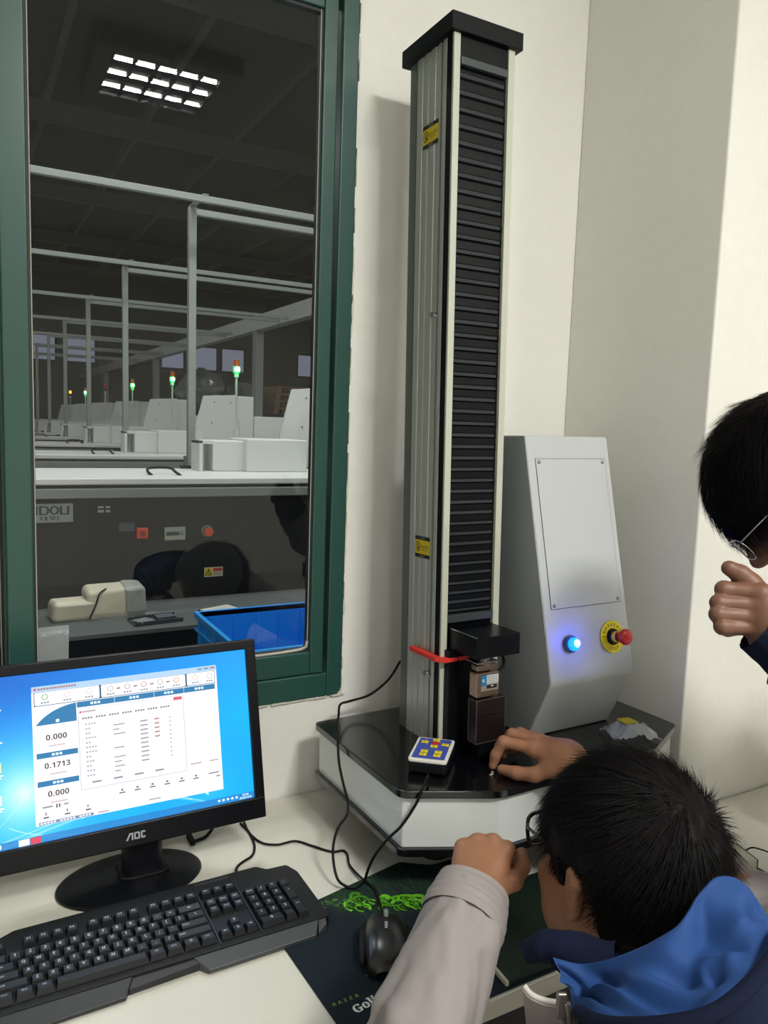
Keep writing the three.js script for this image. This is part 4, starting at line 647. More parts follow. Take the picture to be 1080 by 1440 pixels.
// front of the nearest machine: sign plate, switches, labels
{
  const t = machines[0], z = -0.0285;
  const sign = canvasTexture(512, 212, (g, w, h) => {
    g.fillStyle = '#8d9492'; g.fillRect(0, 0, w, h); g.strokeStyle = '#20262a'; g.lineWidth = 17; g.lineCap = 'butt';
    const y0 = 30, y1 = 118; g.lineWidth = 15; g.beginPath(); g.moveTo(269, y0 - 6); g.lineTo(269, y1 + 6); g.stroke();
    g.beginPath(); g.moveTo(294, y0); g.lineTo(322, y0); g.quadraticCurveTo(346, y0, 346, (y0 + y1) / 2); g.quadraticCurveTo(346, y1, 322, y1); g.lineTo(294, y1); g.closePath(); g.stroke();
    g.beginPath(); g.ellipse(388, (y0 + y1) / 2, 25, 43, 0, 0, 7); g.stroke();
    g.beginPath(); g.moveTo(432, y0 - 6); g.lineTo(432, y1); g.lineTo(480, y1); g.lineTo(480, y0 - 6); g.stroke();
    g.lineWidth = 6; const ch = (x, segs) => { for (const [a, b, c, d] of segs) { g.beginPath(); g.moveTo(x + a, 140 + b); g.lineTo(x + c, 140 + d); g.stroke(); } };
    ch(292, [[0, 10, 18, 10], [9, 0, 9, 50], [0, 36, 18, 24], [24, 12, 56, 12], [40, 0, 40, 26], [26, 28, 54, 28], [30, 28, 54, 52], [50, 28, 26, 52]]);
    ch(358, [[0, 4, 34, 4], [0, 16, 34, 16], [0, 4, 0, 16], [34, 4, 34, 16], [4, 26, 32, 26], [4, 26, 4, 38], [32, 26, 32, 38], [4, 38, 32, 38], [17, 38, 17, 52], [58, 4, 44, 18], [60, 18, 44, 34], [62, 34, 44, 52]]);
  });
  part(t, 'sign_plate', boxAB([0.10, 0.342, z - 0.002], [0.380, 0.416, z + 0.004], 0.001), std(0x8d9492, 0.5));
  part(t, 'sign_face', decal(0.278, 0.072).translate(0.240, 0.379, z + 0.0046), std(0xffffff, 0.5, { map: sign }));
  const lab = (x, y, w, h, m) => part(t, 'label', boxAB([x - w / 2, y - h / 2, z - 0.001], [x + w / 2, y + h / 2, z + 0.002], 0.0005), m);
  const pale = std(0x9aa09e, 0.5);
  lab(0.484, 0.398, 0.022, 0.008, pale); lab(0.512, 0.398, 0.018, 0.008, pale); lab(0.484, 0.382, 0.024, 0.010, pale); lab(0.512, 0.382, 0.018, 0.010, pale);
  lab(0.585, 0.315, 0.06, 0.036, std(0x4b525e, 0.6));
  const sw = part(t, 'switch', boxAB([0.622, 0.265, z], [0.668, 0.310, z + 0.014], 0.003), std(0xd6481c, 0.5));
  part(sw, 'knob', new THREE.CylinderGeometry(0.011, 0.011, 0.014, 16).rotateX(Math.PI / 2).translate(0.645, 0.288, z + 0.02), std(0x8c2a12, 0.5));
  const ctl = canvasTexture(256, 160, (g, w, h) => { g.fillStyle = '#98a08f'; g.fillRect(0, 0, w, h); g.fillStyle = '#2a3236'; g.fillRect(14, 56, 170, 48); g.strokeStyle = '#2a3236'; g.lineWidth = 7; g.beginPath(); g.moveTo(216, 52); g.lineTo(240, 96); g.lineTo(192, 96); g.closePath(); g.stroke(); });
  part(t, 'control_plate', boxAB([0.737, 0.252, z - 0.001], [0.825, 0.308, z + 0.003], 0.001), std(0x98a08f, 0.5));
  part(t, 'control_face', decal(0.084, 0.052).translate(0.781, 0.280, z + 0.0036), std(0xffffff, 0.5, { map: ctl }));
  const eb = part(t, 'stop_button', new THREE.CylinderGeometry(0.019, 0.014, 0.03, 20).rotateX(Math.PI / 2).translate(0.918, 0.286, z + 0.02), std(0xd04a20, 0.45));
  part(eb, 'stop_ring', new THREE.TorusGeometry(0.021, 0.004, 8, 24).translate(0.918, 0.286, z + 0.003), M.machineGrey);
  const warn = canvasTexture(256, 128, (g, w, h) => { g.fillStyle = '#b9b6a6'; g.fillRect(0, 0, w, h); g.fillStyle = '#c8b733'; g.fillRect(6, 8, 108, 112); g.strokeStyle = '#1b1b16'; g.lineWidth = 10; g.beginPath(); g.moveTo(60, 26); g.lineTo(102, 102); g.lineTo(18, 102); g.closePath(); g.stroke(); g.fillStyle = '#1b1b16'; g.fillRect(55, 50, 10, 28); g.fillRect(55, 84, 10, 10); g.fillStyle = '#b4403a'; g.fillRect(124, 14, 124, 44); g.fillStyle = '#6a6a64'; for (let i = 0; i < 3; i++) g.fillRect(128, 70 + i * 17, 110, 7); });
  part(t, 'warning_label', decal(0.082, 0.042).translate(0.947, 0.106, z + 0.0065), std(0xffffff, 0.5, { map: warn }));
  part(t, 'take_down_cover', new THREE.CylinderGeometry(0.15, 0.15, 0.02, 40).rotateX(Math.PI / 2).translate(0.93, 0.10, z - 0.006), std(0x0b0d11, 0.5));
}
// overhead yarn frames, one to each row
rowNames.forEach((n, k) => {
  const t = thing('yarn_frame', 'grey steel overhead frame above the ' + n + ' row of knitting machines', 'steel frame', [0, 0, -2.81 - 1.915 * k], 0);
  const y = DESK + 1.86;
  part(t, 'post', boxAB([1.085, 0, -0.02], [1.125, y + 0.02, 0.02], 0.002), M.galvanised);
  part(t, 'crossbar', boxAB([1.125, y - 0.018, -0.016], [3.075, y + 0.014, 0.016], 0.002), M.galvanised);
  part(t, 'crossbar', boxAB([-1.5, y - 0.012, 0.228], [3.075, y + 0.020, 0.260], 0.002), M.galvanised);
  part(t, 'tie_plate', boxAB([1.09, y + 0.0225, -0.02], [1.12, y + 0.028, 0.26], 0.001), M.galvanised);
  part(t, 'end_post', boxAB([-1.50, 0, 0.228], [-1.47, y - 0.0125, 0.260], 0.002), M.galvanised);
  part(t, 'post_shoe', boxAB([1.075, 0, -0.045], [1.155, DESK + 0.56, -0.021], 0.002), M.machineGrey);
});
{
  const t = thing('cable_tray', 'long white steel tray on posts running away across the frames', 'cable tray', [3.12, 0, 0]);
  const y = DESK + 1.86;
  part(t, 'tray', merge([boxAB([-0.045, y - 0.03, -23], [-0.035, y + 0.14, -1.2], 0), boxAB([-0.035, y - 0.03, -23], [0.075, y - 0.02, -1.2], 0), boxAB([0.065, y - 0.02, -23], [0.075, y + 0.14, -1.2], 0)]), M.machineWhite);
  for (const z of [-1.4, -7.5, -13, -18.5]) part(t, 'post', boxAB([-0.035, 0, z - 0.06], [0.065, y - 0.03, z + 0.06], 0.003), M.galvanised);
}
// windows of the far wall
{
  const bright = std(0x9a9fb0, 0.6, { emissive: 0x9ca3b8, emissiveIntensity: 0.30 });
  [[1.55, 2.55], [2.9, 3.7], [5.75, 6.45], [6.75, 7.55], [7.75, 8.5], [10.5, 11.4]].forEach(([x0, x1], i) => {
    const w = tag(new THREE.Group(), null, null, null, 'structure'); w.name = 'window_' + (i + 2); scene.add(w);
    part(w, 'frame', merge([boxAB([x0 - 0.06, DESK + 2.35, -24.2], [x1 + 0.06, DESK + 2.41, -24.14], 0), boxAB([x0 - 0.06, DESK + 3.13, -24.2], [x1 + 0.06, DESK + 3.19, -24.14], 0), boxAB([x0 - 0.06, DESK + 2.41, -24.2], [x0, DESK + 3.13, -24.14], 0), boxAB([x1, DESK + 2.41, -24.2], [x1 + 0.06, DESK + 3.13, -24.14], 0)]), M.machineDark);
    part(w, 'pane', boxAB([x0, DESK + 2.41, -24.2], [x1, DESK + 3.13, -24.17], 0), bright);
  });
}
// work ledge below the nearest machine, with a fabric roll and tools
{
  const t = thing('work_table', 'grey steel work table in front of the nearest machine, outside the window', 'table', [0, 0, 0]);
  part(t, 'table_top', boxAB([-0.9, DESK - 0.012, -1.80], [1.65, DESK + 0.006, -1.36], 0.003), std(0x565c5c, 0.6));
  part(t, 'apron', boxAB([-0.88, DESK - 0.10, -1.385], [1.63, DESK - 0.0125, -1.365], 0.002), M.machineDark);
  for (const [x, z] of [[-0.86, -1.76], [1.6, -1.76], [-0.86, -1.40], [1.6, -1.40]]) part(t, 'leg', boxAB([x - 0.02, 0, z - 0.02], [x + 0.02, DESK - 0.0125, z + 0.02], 0.002), M.machineDark);
}
{
  const f = thing('fabric_bale', 'cream folded fabric bale with a grey wrap lying on the far work table', 'fabric', [0.44, DESK + 0.0065, -1.62], 0.04);
  reseed(91);
  const lumpy = (w, h, d, x, seed, k) => { const g = new RoundedBoxGeometry(w, h, d, 8, 0.02), p = g.attributes.position; for (let i = 0; i < p.count; i++) { const a = p.getX(i), b = p.getY(i), c = p.getZ(i), n = k * (vnoise(a * 30 + 20, b * 45 + c * 20 + 20, seed, 64) - 0.5); p.setXYZ(i, a + n * 0.6, Math.max(-h / 2, b + n), c + n); } g.computeVertexNormals(); return g.translate(x, h / 2, 0); };
  const cloth = std(0xc9c4ae, 0.85, { bumpMap: weave, bumpScale: 0.0004 });
  part(f, 'fold', lumpy(0.15, 0.070, 0.12, -0.095, 4, 0.022), cloth); part(f, 'fold', lumpy(0.19, 0.112, 0.13, 0.045, 8, 0.014), cloth);
  part(f, 'wrap', lumpy(0.085, 0.118, 0.138, 0.125, 3, 0.010), std(0x9c9f98, 0.6));
  part(f, 'tie', tube([[0.02, 0.112, 0.05], [-0.005, 0.10, 0.066], [-0.02, 0.06, 0.071], [-0.045, 0.004, 0.072]], 0.0035, 30, 6), M.machineDark);
}
{
  const t = thing('tool_tray', 'small dark tray of metal parts on the work table beside the fabric', 'tray', [0.62, DESK + 0.006, -1.46], 0.1);
  part(t, 'tray', merge([boxAB([-0.09, 0.0005, -0.05], [0.09, 0.004, 0.05], 0.001), boxAB([-0.09, 0.004, -0.05], [0.09, 0.016, -0.047], 0.001), boxAB([-0.09, 0.004, 0.047], [0.09, 0.016, 0.05], 0.001)]), std(0x3a4148, 0.5));
  part(t, 'plate', boxAB([-0.08, 0.006, -0.03], [-0.02, 0.014, 0.03], 0.002), M.machineGrey, null, [0, 0.3, 0]);
  part(t, 'plate', boxAB([0.0, 0.006, -0.02], [0.07, 0.02, 0.025], 0.003), std(0x555c66, 0.5));
}
{
  const t = thing('clip_board', 'white sheet on a dark board lying on the work table below the warning label', 'board', [0.89, DESK + 0.006, -1.52], 0.35);
  part(t, 'board', boxAB([-0.075, 0.0005, -0.05], [0.075, 0.008, 0.05], 0.001), M.blackMatt);
  part(t, 'sheet', boxAB([-0.070, 0.008, -0.046], [0.065, 0.0095, 0.042], 0.0003), std(0xc9c9c0, 0.7));
}
// blue plastic crate on a low stand just outside the glass
{
  const c = thing('plastic_crate', 'bright blue ribbed plastic crate standing just outside the window at the right', 'crate', [0.815, DESK + 0.0005, -0.575], 0);
  const B = phys(0x1a9cf0, 0.4, { clearcoat: 0.2 }), w = 0.228, d = 0.222, h = 0.200;
  part(c, 'bottom', boxAB([-w + 0.012, 0, -d + 0.012], [w - 0.012, 0.004, d - 0.012], 0.001), B);
  part(c, 'wall', boxAB([-w + 0.010, 0.004, -d + 0.008], [w - 0.010, h, -d + 0.012], 0.001), B); part(c, 'wall', boxAB([-w + 0.010, 0.004, d - 0.012], [w - 0.010, h, d - 0.008], 0.001), B);
  part(c, 'wall', boxAB([-w + 0.008, 0.004, -d + 0.012], [-w + 0.012, h, d - 0.012], 0.001), B); part(c, 'wall', boxAB([w - 0.012, 0.004, -d + 0.012], [w - 0.008, h, d - 0.012], 0.001), B);
  part(c, 'rim', merge([boxAB([-w, h - 0.018, -d], [w, h, -d + 0.012], 0.002), boxAB([-w, h - 0.018, d - 0.012], [w, h, d], 0.002), boxAB([-w, h - 0.018, -d + 0.01], [-w + 0.012, h, d - 0.01], 0.002), boxAB([w - 0.012, h - 0.018, -d + 0.01], [w, h, d - 0.01], 0.002)]), B);
  for (const s of [-1, 1]) for (let i = 0; i < 6; i++) { const x = -0.18 + i * 0.072; part(c, 'rib', boxAB([x - 0.004, 0.004, s * (d - 0.009) - 0.006], [x + 0.004, h - 0.018, s * (d - 0.009) + 0.006], 0.001), B); part(c, 'rib', boxAB([s * (w - 0.009) - 0.006, 0.004, x - 0.004], [s * (w - 0.009) + 0.006, h - 0.018, x + 0.004], 0.001), B); }
  part(c, 'rib', boxAB([-w, h - 0.055, -d + 0.004], [-w + 0.01, h - 0.048, d - 0.004], 0.001), B); part(c, 'rib', boxAB([-w, h - 0.055, d - 0.01], [w, h - 0.048, d], 0.001), B);
  const s = thing('equipment_stand', 'low dark steel stand under the blue crate outside the window', 'stand', [0.815, 0, -0.575]);
  part(s, 'stand_top', boxAB([-0.24, DESK - 0.03, -0.235], [0.24, DESK, 0.235], 0.003), M.machineDark);
  for (const [x, z] of [[-0.21, -0.2], [0.21, -0.2], [-0.21, 0.2], [0.21, 0.2]]) part(s, 'leg', boxAB([x - 0.02, 0, z - 0.02], [x + 0.02, DESK - 0.03, z + 0.02], 0.002), M.machineDark);
  const q = single('folded_cloth', worldUV(boxAB([-0.075, 0, -0.06], [0.075, 0.09, 0.06], 0.02)), std(0x2a6fb8, 0.8), 'blue wrapped parcel lying inside the blue crate', 'parcel', [0.80, DESK + 0.005, -0.62], [0, 0.2, 0]);
}
// clear bag of small parts on the outer sill
{
  const t = thing('zip_bag', 'clear zip bag of small parts leaning on the outer window sill behind the monitor', 'plastic bag', [0.112, WY0 + 0.0006, -0.138], 0.05);
  reseed(17);
  const front = (zs) => { const g = new THREE.PlaneGeometry(0.112, 0.166, 16, 20).translate(0, 0.083, 0), p = g.attributes.position; for (let i = 0; i < p.count; i++) { const x = p.getX(i), y = p.getY(i), e = Math.max(0, 1 - (x / 0.056) ** 2) * Math.max(0, 1 - y / 0.16); p.setZ(i, zs * (0.002 + 0.017 * e) + 0.004 * (vnoise(x * 80 + 20, y * 80, 5, 64) - 0.5) + 0.02 * y / 0.166); } g.computeVertexNormals(); return g; };
  const film = phys(0xe6eaea, 0.1, { transmission: 0.62, thickness: 0, side: THREE.DoubleSide });
  part(t, 'film', merge([front(1), front(-1)]), film);
  part(t, 'zip_strip', boxAB([-0.056, 0.148, 0.016], [0.056, 0.156, 0.021], 0.001), std(0xc4c9c7, 0.5));
  const bits = []; for (let i = 0; i < 60; i++) bits.push(rbox(0.008 + 0.006 * rnd(), 0.004, 0.005, 0.001, 1).rotateX(rnd() * 6).rotateZ(rnd() * 6).translate((rnd() - 0.5) * 0.08, 0.02 + 0.085 * rnd() * rnd() + 0.01, 0.004 + (rnd() - 0.5) * 0.012));
  tag(part(t, 'small_parts', merge(bits), std(0xc9c9c4, 0.35, { metalness: 0.4 })), null, null, null, 'stuff');
}
// goods stored at the back right of the hall
{
  reseed(23);
  const sheetMat = phys(0x767c7c, 0.3, { clearcoat: 0.4 });
  const lump = (name, x, y, z, sx, sy, sz, seed, mat, label, cat) => { const g = new THREE.SphereGeometry(1, 48, 28), p = g.attributes.position; for (let i = 0; i < p.count; i++) { const v = V(p.getX(i), p.getY(i), p.getZ(i)); const n = 0.75 + 0.35 * vnoise(v.x * 3 + 9, v.y * 3 + v.z * 2 + 9, seed, 64) + 0.12 * vnoise(v.x * 9 + 20, v.y * 9 + v.z * 5 + 20, seed + 1, 64); p.setXYZ(i, v.x * sx * n, Math.max(-0.7, v.y) * sy * n, v.z * sz * n); } g.computeVertexNormals(); g.computeBoundingBox(); g.translate(0, -g.boundingBox.min.y, 0); return single(name, g, mat, label, cat, [x, y, z]); };
  const rk = thing('storage_rack', 'dark steel storage rack at the back right of the hall', 'rack', [4.35, 0, -12.4]);
  part(rk, 'shelf', boxAB([-1.02, 1.60, -0.6], [2.2, 1.66, 0.6], 0.003), M.machineDark); part(rk, 'shelf', boxAB([-1.02, 0.55, -0.6], [2.2, 0.61, 0.6], 0.003), M.machineDark);
  for (const x of [-0.99, 0.3, 2.17]) for (const z of [-0.57, 0.57]) part(rk, 'upright', boxAB([x - 0.03, 0, z - 0.03], [x + 0.03, 1.75, z + 0.03], 0.002), std(0x7a3a28, 0.6));
  lump('wrapped_bundle', 3.80, 1.662, -12.4, 0.42, 0.40, 0.42, 5, sheetMat, 'large crumpled silver wrapped bundle on the rack at the left', 'bundle');
  lump('wrapped_bundle', 4.56, 1.662, -12.35, 0.32, 0.30, 0.40, 9, sheetMat, 'smaller silver wrapped bundle on the rack beside the planks', 'bundle');
  lump('wrapped_bundle', 3.85, 0.612, -12.3, 0.45, 0.36, 0.45, 14, std(0x3c443e, 0.7), 'dull green covered bundle on the lower rack shelf', 'bundle');
  const wood = std(0x8a6a48, 0.7);
  for (let i = 0; i < 4; i++) { const pl = thing('wooden_pallet', ['lowest', 'second', 'third', 'topmost'][i] + ' wooden pallet in the stack on the rack at the right', 'pallet', [5.56, 1.662 + i * 0.125, -12.3], 0.02 * i); for (let j = 0; j < 5; j++) part(pl, 'plank', boxAB([-0.6, 0.095, -0.5 + j * 0.22], [0.6, 0.118, -0.36 + j * 0.22], 0.002), wood); for (let j = 0; j < 3; j++) part(pl, 'plank', boxAB([-0.6 + j * 0.55, 0, -0.5], [-0.5 + j * 0.55, 0.094, 0.52], 0.002), wood); }
  for (let i = 0; i < 3; i++) { const cb = thing('cardboard_box', ['brown cardboard box at the left on the lower rack shelf', 'brown cardboard box in the middle of the lower rack shelf', 'brown cardboard box at the right of the lower rack shelf'][i], 'box', [4.75 + i * 0.62, 0.612, -12.25], 0.03 * i); part(cb, 'carton', boxAB([-0.27, 0, -0.25], [0.27, 0.42 + 0.04 * i, 0.25], 0.004), std(0x7d5c3c, 0.8)); part(cb, 'tape', boxAB([-0.03, 0.1, 0.2505], [0.03, 0.421 + 0.04 * i, 0.2515], 0.0003), std(0x9a8258, 0.6)); }
}
// ------------------------------------------------------------------ people: distance fields meshed by surface nets
const smin = (a, b, k) => { const h = Math.max(k - Math.abs(a - b), 0) / k; return Math.min(a, b) - h * h * k * 0.25; };
// tapered capsule between a and b: [ax, ay, az, ra, bx, by, bz, rb]
function cone(a, b) {
  const dx = b[0] - a[0], dy = b[1] - a[1], dz = b[2] - a[2], l2 = dx * dx + dy * dy + dz * dz || 1e-9;
  return (x, y, z) => { let t = ((x - a[0]) * dx + (y - a[1]) * dy + (z - a[2]) * dz) / l2; t = t < 0 ? 0 : t > 1 ? 1 : t; return Math.hypot(x - a[0] - dx * t, y - a[1] - dy * t, z - a[2] - dz * t) - (a[3] + (b[3] - a[3]) * t); };
}
const chain = (pts) => pts.slice(1).map((p, i) => cone(pts[i], p));
// ellipsoid with its own axes (columns of a Matrix4) and radii
function ell(c, r, m) {
  const e = m ? m.elements : [1, 0, 0, 0, 0, 1, 0, 0, 0, 0, 1, 0], q = Math.min(...r);
  return (x, y, z) => { const X = x - c[0], Y = y - c[1], Z = z - c[2]; const u = (X * e[0] + Y * e[1] + Z * e[2]) / r[0], v = (X * e[4] + Y * e[5] + Z * e[6]) / r[1], w = (X * e[8] + Y * e[9] + Z * e[10]) / r[2]; const k = Math.hypot(u, v, w), g = Math.hypot(u / r[0], v / r[1], w / r[2]); return g > 1e-9 ? k * (k - 1) / g : -q; };
}
const union = (list, k) => (x, y, z) => { let d = 1e9; for (const f of list) d = smin(d, f(x, y, z), k); return d; };
const hard = (list) => (x, y, z) => { let d = 1e9; for (const f of list) d = Math.min(d, f(x, y, z)); return d; };
function netMesh(f, lo, hi, cell) {
  const nx = Math.ceil((hi[0] - lo[0]) / cell) + 1, ny = Math.ceil((hi[1] - lo[1]) / cell) + 1, nz = Math.ceil((hi[2] - lo[2]) / cell) + 1, F = new Float32Array(nx * ny * nz), id = new Int32Array(nx * ny * nz).fill(-1), pos = [], idx = [];
  for (let k = 0, o = 0; k < nz; k++) for (let j = 0; j < ny; j++) for (let i = 0; i < nx; i++, o++) F[o] = f(lo[0] + i * cell, lo[1] + j * cell, lo[2] + k * cell);
  const sx = 1, sy = nx, sz = nx * ny, C = [0, sx, sy, sx + sy, sz, sz + sx, sz + sy, sz + sx + sy], E = [[0, 1], [2, 3], [4, 5], [6, 7], [0, 2], [1, 3], [4, 6], [5, 7], [0, 4], [1, 5], [2, 6], [3, 7]];
  for (let k = 0; k < nz - 1; k++) for (let j = 0; j < ny - 1; j++) for (let i = 0; i < nx - 1; i++) {
    const o = i + j * sy + k * sz; let m = 0; for (let c = 0; c < 8; c++) if (F[o + C[c]] < 0) m |= 1 << c;
    if (m === 0 || m === 255) continue;
    let X = 0, Y = 0, Z = 0, n = 0;
    for (const [a, b] of E) { if (((m >> a) & 1) === ((m >> b) & 1)) continue; const fa = F[o + C[a]], fb = F[o + C[b]], t = fa / (fa - fb); X += (a & 1) + ((b & 1) - (a & 1)) * t; Y += ((a >> 1) & 1) + (((b >> 1) & 1) - ((a >> 1) & 1)) * t; Z += (a >> 2) + ((b >> 2) - (a >> 2)) * t; n++; }
    id[o] = pos.length / 3; pos.push(lo[0] + (i + X / n) * cell, lo[1] + (j + Y / n) * cell, lo[2] + (k + Z / n) * cell);
  }
  const quad = (a, b, c, d, flip) => { if (a < 0 || b < 0 || c < 0 || d < 0) return; if (flip) idx.push(a, c, b, a, d, c); else idx.push(a, b, c, a, c, d); };
  for (let k = 1; k < nz - 1; k++) for (let j = 1; j < ny - 1; j++) for (let i = 1; i < nx - 1; i++) {
    const o = i + j * sy + k * sz, s = F[o] < 0;
    if (s !== (F[o + sx] < 0)) quad(id[o - sy - sz], id[o - sz], id[o], id[o - sy], !s);
    if (s !== (F[o + sy] < 0)) quad(id[o - sx - sz], id[o - sx], id[o], id[o - sz], !s);
    if (s !== (F[o + sz] < 0)) quad(id[o - sx - sy], id[o - sy], id[o], id[o - sx], !s);
  }
  const g = new THREE.BufferGeometry(); g.setAttribute('position', new THREE.Float32BufferAttribute(pos, 3)); g.setIndex(idx);
  const nrm = new Float32Array(pos.length), e = cell * 0.5;
  for (let i = 0; i < pos.length; i += 3) { const x = pos[i], y = pos[i + 1], z = pos[i + 2]; let a = f(x + e, y, z) - f(x - e, y, z), b = f(x, y + e, z) - f(x, y - e, z), c = f(x, y, z + e) - f(x, y, z - e); const l = Math.hypot(a, b, c) || 1; nrm[i] = a / l; nrm[i + 1] = b / l; nrm[i + 2] = c / l; }
  g.setAttribute('normal', new THREE.BufferAttribute(nrm, 3)); g.setAttribute('uv', new THREE.BufferAttribute(new Float32Array(pos.length / 3 * 2), 2));
  return g;
}
function basis(fwd, upish) { const f = fwd.clone().normalize(), r = new THREE.Vector3().crossVectors(upish, f).normalize(), u = new THREE.Vector3().crossVectors(f, r); return new THREE.Matrix4().makeBasis(r, u, f); }   // x = the head's own left side, y up, z to the face
const noise3 = (x, y, z, s) => vnoise(x + z * 0.71 + 31.7, y - z * 0.53 + 17.3, s, 4096) - 0.5;
const skinTex = noiseTexture(256, (u, v) => { const a = fbm(u, v, 8, 4, 61) - 0.5, b = fbm(u, v, 40, 2, 67) - 0.5; return [214 + 30 * a + 10 * b, 160 + 26 * a + 10 * b, 128 + 24 * a + 10 * b]; }, true);
const skin = phys(0x97694e, 0.52, { sheen: 0.2, sheenRoughness: 0.5, sheenColor: new THREE.Color(0.3, 0.12, 0.08) });
const skinShaded = phys(0x74503f, 0.5, { sheen: 0.2, sheenRoughness: 0.5, sheenColor: new THREE.Color(0.2, 0.1, 0.07) });  // skin colour darkened to stand in for shade on the leaning person
const hairMat = phys(0x060405, 0.62, { specularIntensity: 0.28 });

// head in its own axes, placed by matrix; returns field in world space
function headField(M4) {
  const inv = M4.clone().invert().elements;
  const parts = [ell([0, 0.030, -0.012], [0.074, 0.086, 0.094]), ell([0, -0.030, 0.030], [0.064, 0.078, 0.062]), ell([0, -0.078, 0.048], [0.046, 0.034, 0.042]), ell([0.050, -0.052, 0.022], [0.022, 0.034, 0.04]), ell([-0.050, -0.052, 0.022], [0.022, 0.034, 0.04])];
  const cranium = union(parts, 0.03);
  const nose = union([cone([0, 0.010, 0.090, 0.007], [0, -0.028, 0.108, 0.010]), cone([0.010, -0.031, 0.098, 0.007], [-0.010, -0.031, 0.098, 0.007])], 0.012);
  const brow = union([cone([-0.042, 0.022, 0.074, 0.008], [-0.012, 0.020, 0.089, 0.008]), cone([0.042, 0.022, 0.074, 0.008], [0.012, 0.020, 0.089, 0.008])], 0.01);
  const cheek = union([ell([0.042, -0.022, 0.062], [0.022, 0.018, 0.02]), ell([-0.042, -0.022, 0.062], [0.022, 0.018, 0.02])], 0.02);
  const lips = union([cone([-0.018, -0.060, 0.090, 0.005], [0.018, -0.060, 0.090, 0.005]), cone([-0.014, -0.068, 0.088, 0.0055], [0.014, -0.068, 0.088, 0.0055])], 0.004);
  const sock = hard([ell([0.031, 0.004, 0.092], [0.016, 0.010, 0.014]), ell([-0.031, 0.004, 0.092], [0.016, 0.010, 0.014])]);
  const eyes = hard([ell([0.031, 0.004, 0.076], [0.013, 0.012, 0.012]), ell([-0.031, 0.004, 0.076], [0.013, 0.012, 0.012])]);
  const ear = (s) => { const c = chain([[s * 0.074, 0.004, 0.000, 0.006], [s * 0.085, 0.012, -0.014, 0.0055], [s * 0.0895, 0.002, -0.025, 0.0055], [s * 0.086, -0.020, -0.020, 0.005], [s * 0.078, -0.038, -0.006, 0.0066], [s * 0.072, -0.030, 0.003, 0.005]]); const shell = ell([s * 0.079, -0.012, -0.011], [0.0052, 0.026, 0.015]); return union([...c, shell], 0.006); };
  const ears = hard([ear(1), ear(-1)]);
  const neck = cone([0, -0.050, -0.030, 0.056], [0, -0.190, -0.075, 0.064]);
  return (X, Y, Z) => {
    const x = inv[0] * X + inv[4] * Y + inv[8] * Z + inv[12], y = inv[1] * X + inv[5] * Y + inv[9] * Z + inv[13], z = inv[2] * X + inv[6] * Y + inv[10] * Z + inv[14];
    let d = cranium(x, y, z); d = smin(d, neck(x, y, z), 0.03); d = smin(d, brow(x, y, z), 0.012); d = smin(d, cheek(x, y, z), 0.02); d = smin(d, nose(x, y, z), 0.010); d = smin(d, lips(x, y, z), 0.005);
    d = Math.max(d, -sock(x, y, z)); d = Math.min(d, eyes(x, y, z)); d = smin(d, ears(x, y, z), 0.008); return d;
  };
}
function headBounds(c, r) { return [[c.x - r, c.y - r, c.z - r], [c.x + r, c.y + r, c.z + r]]; }

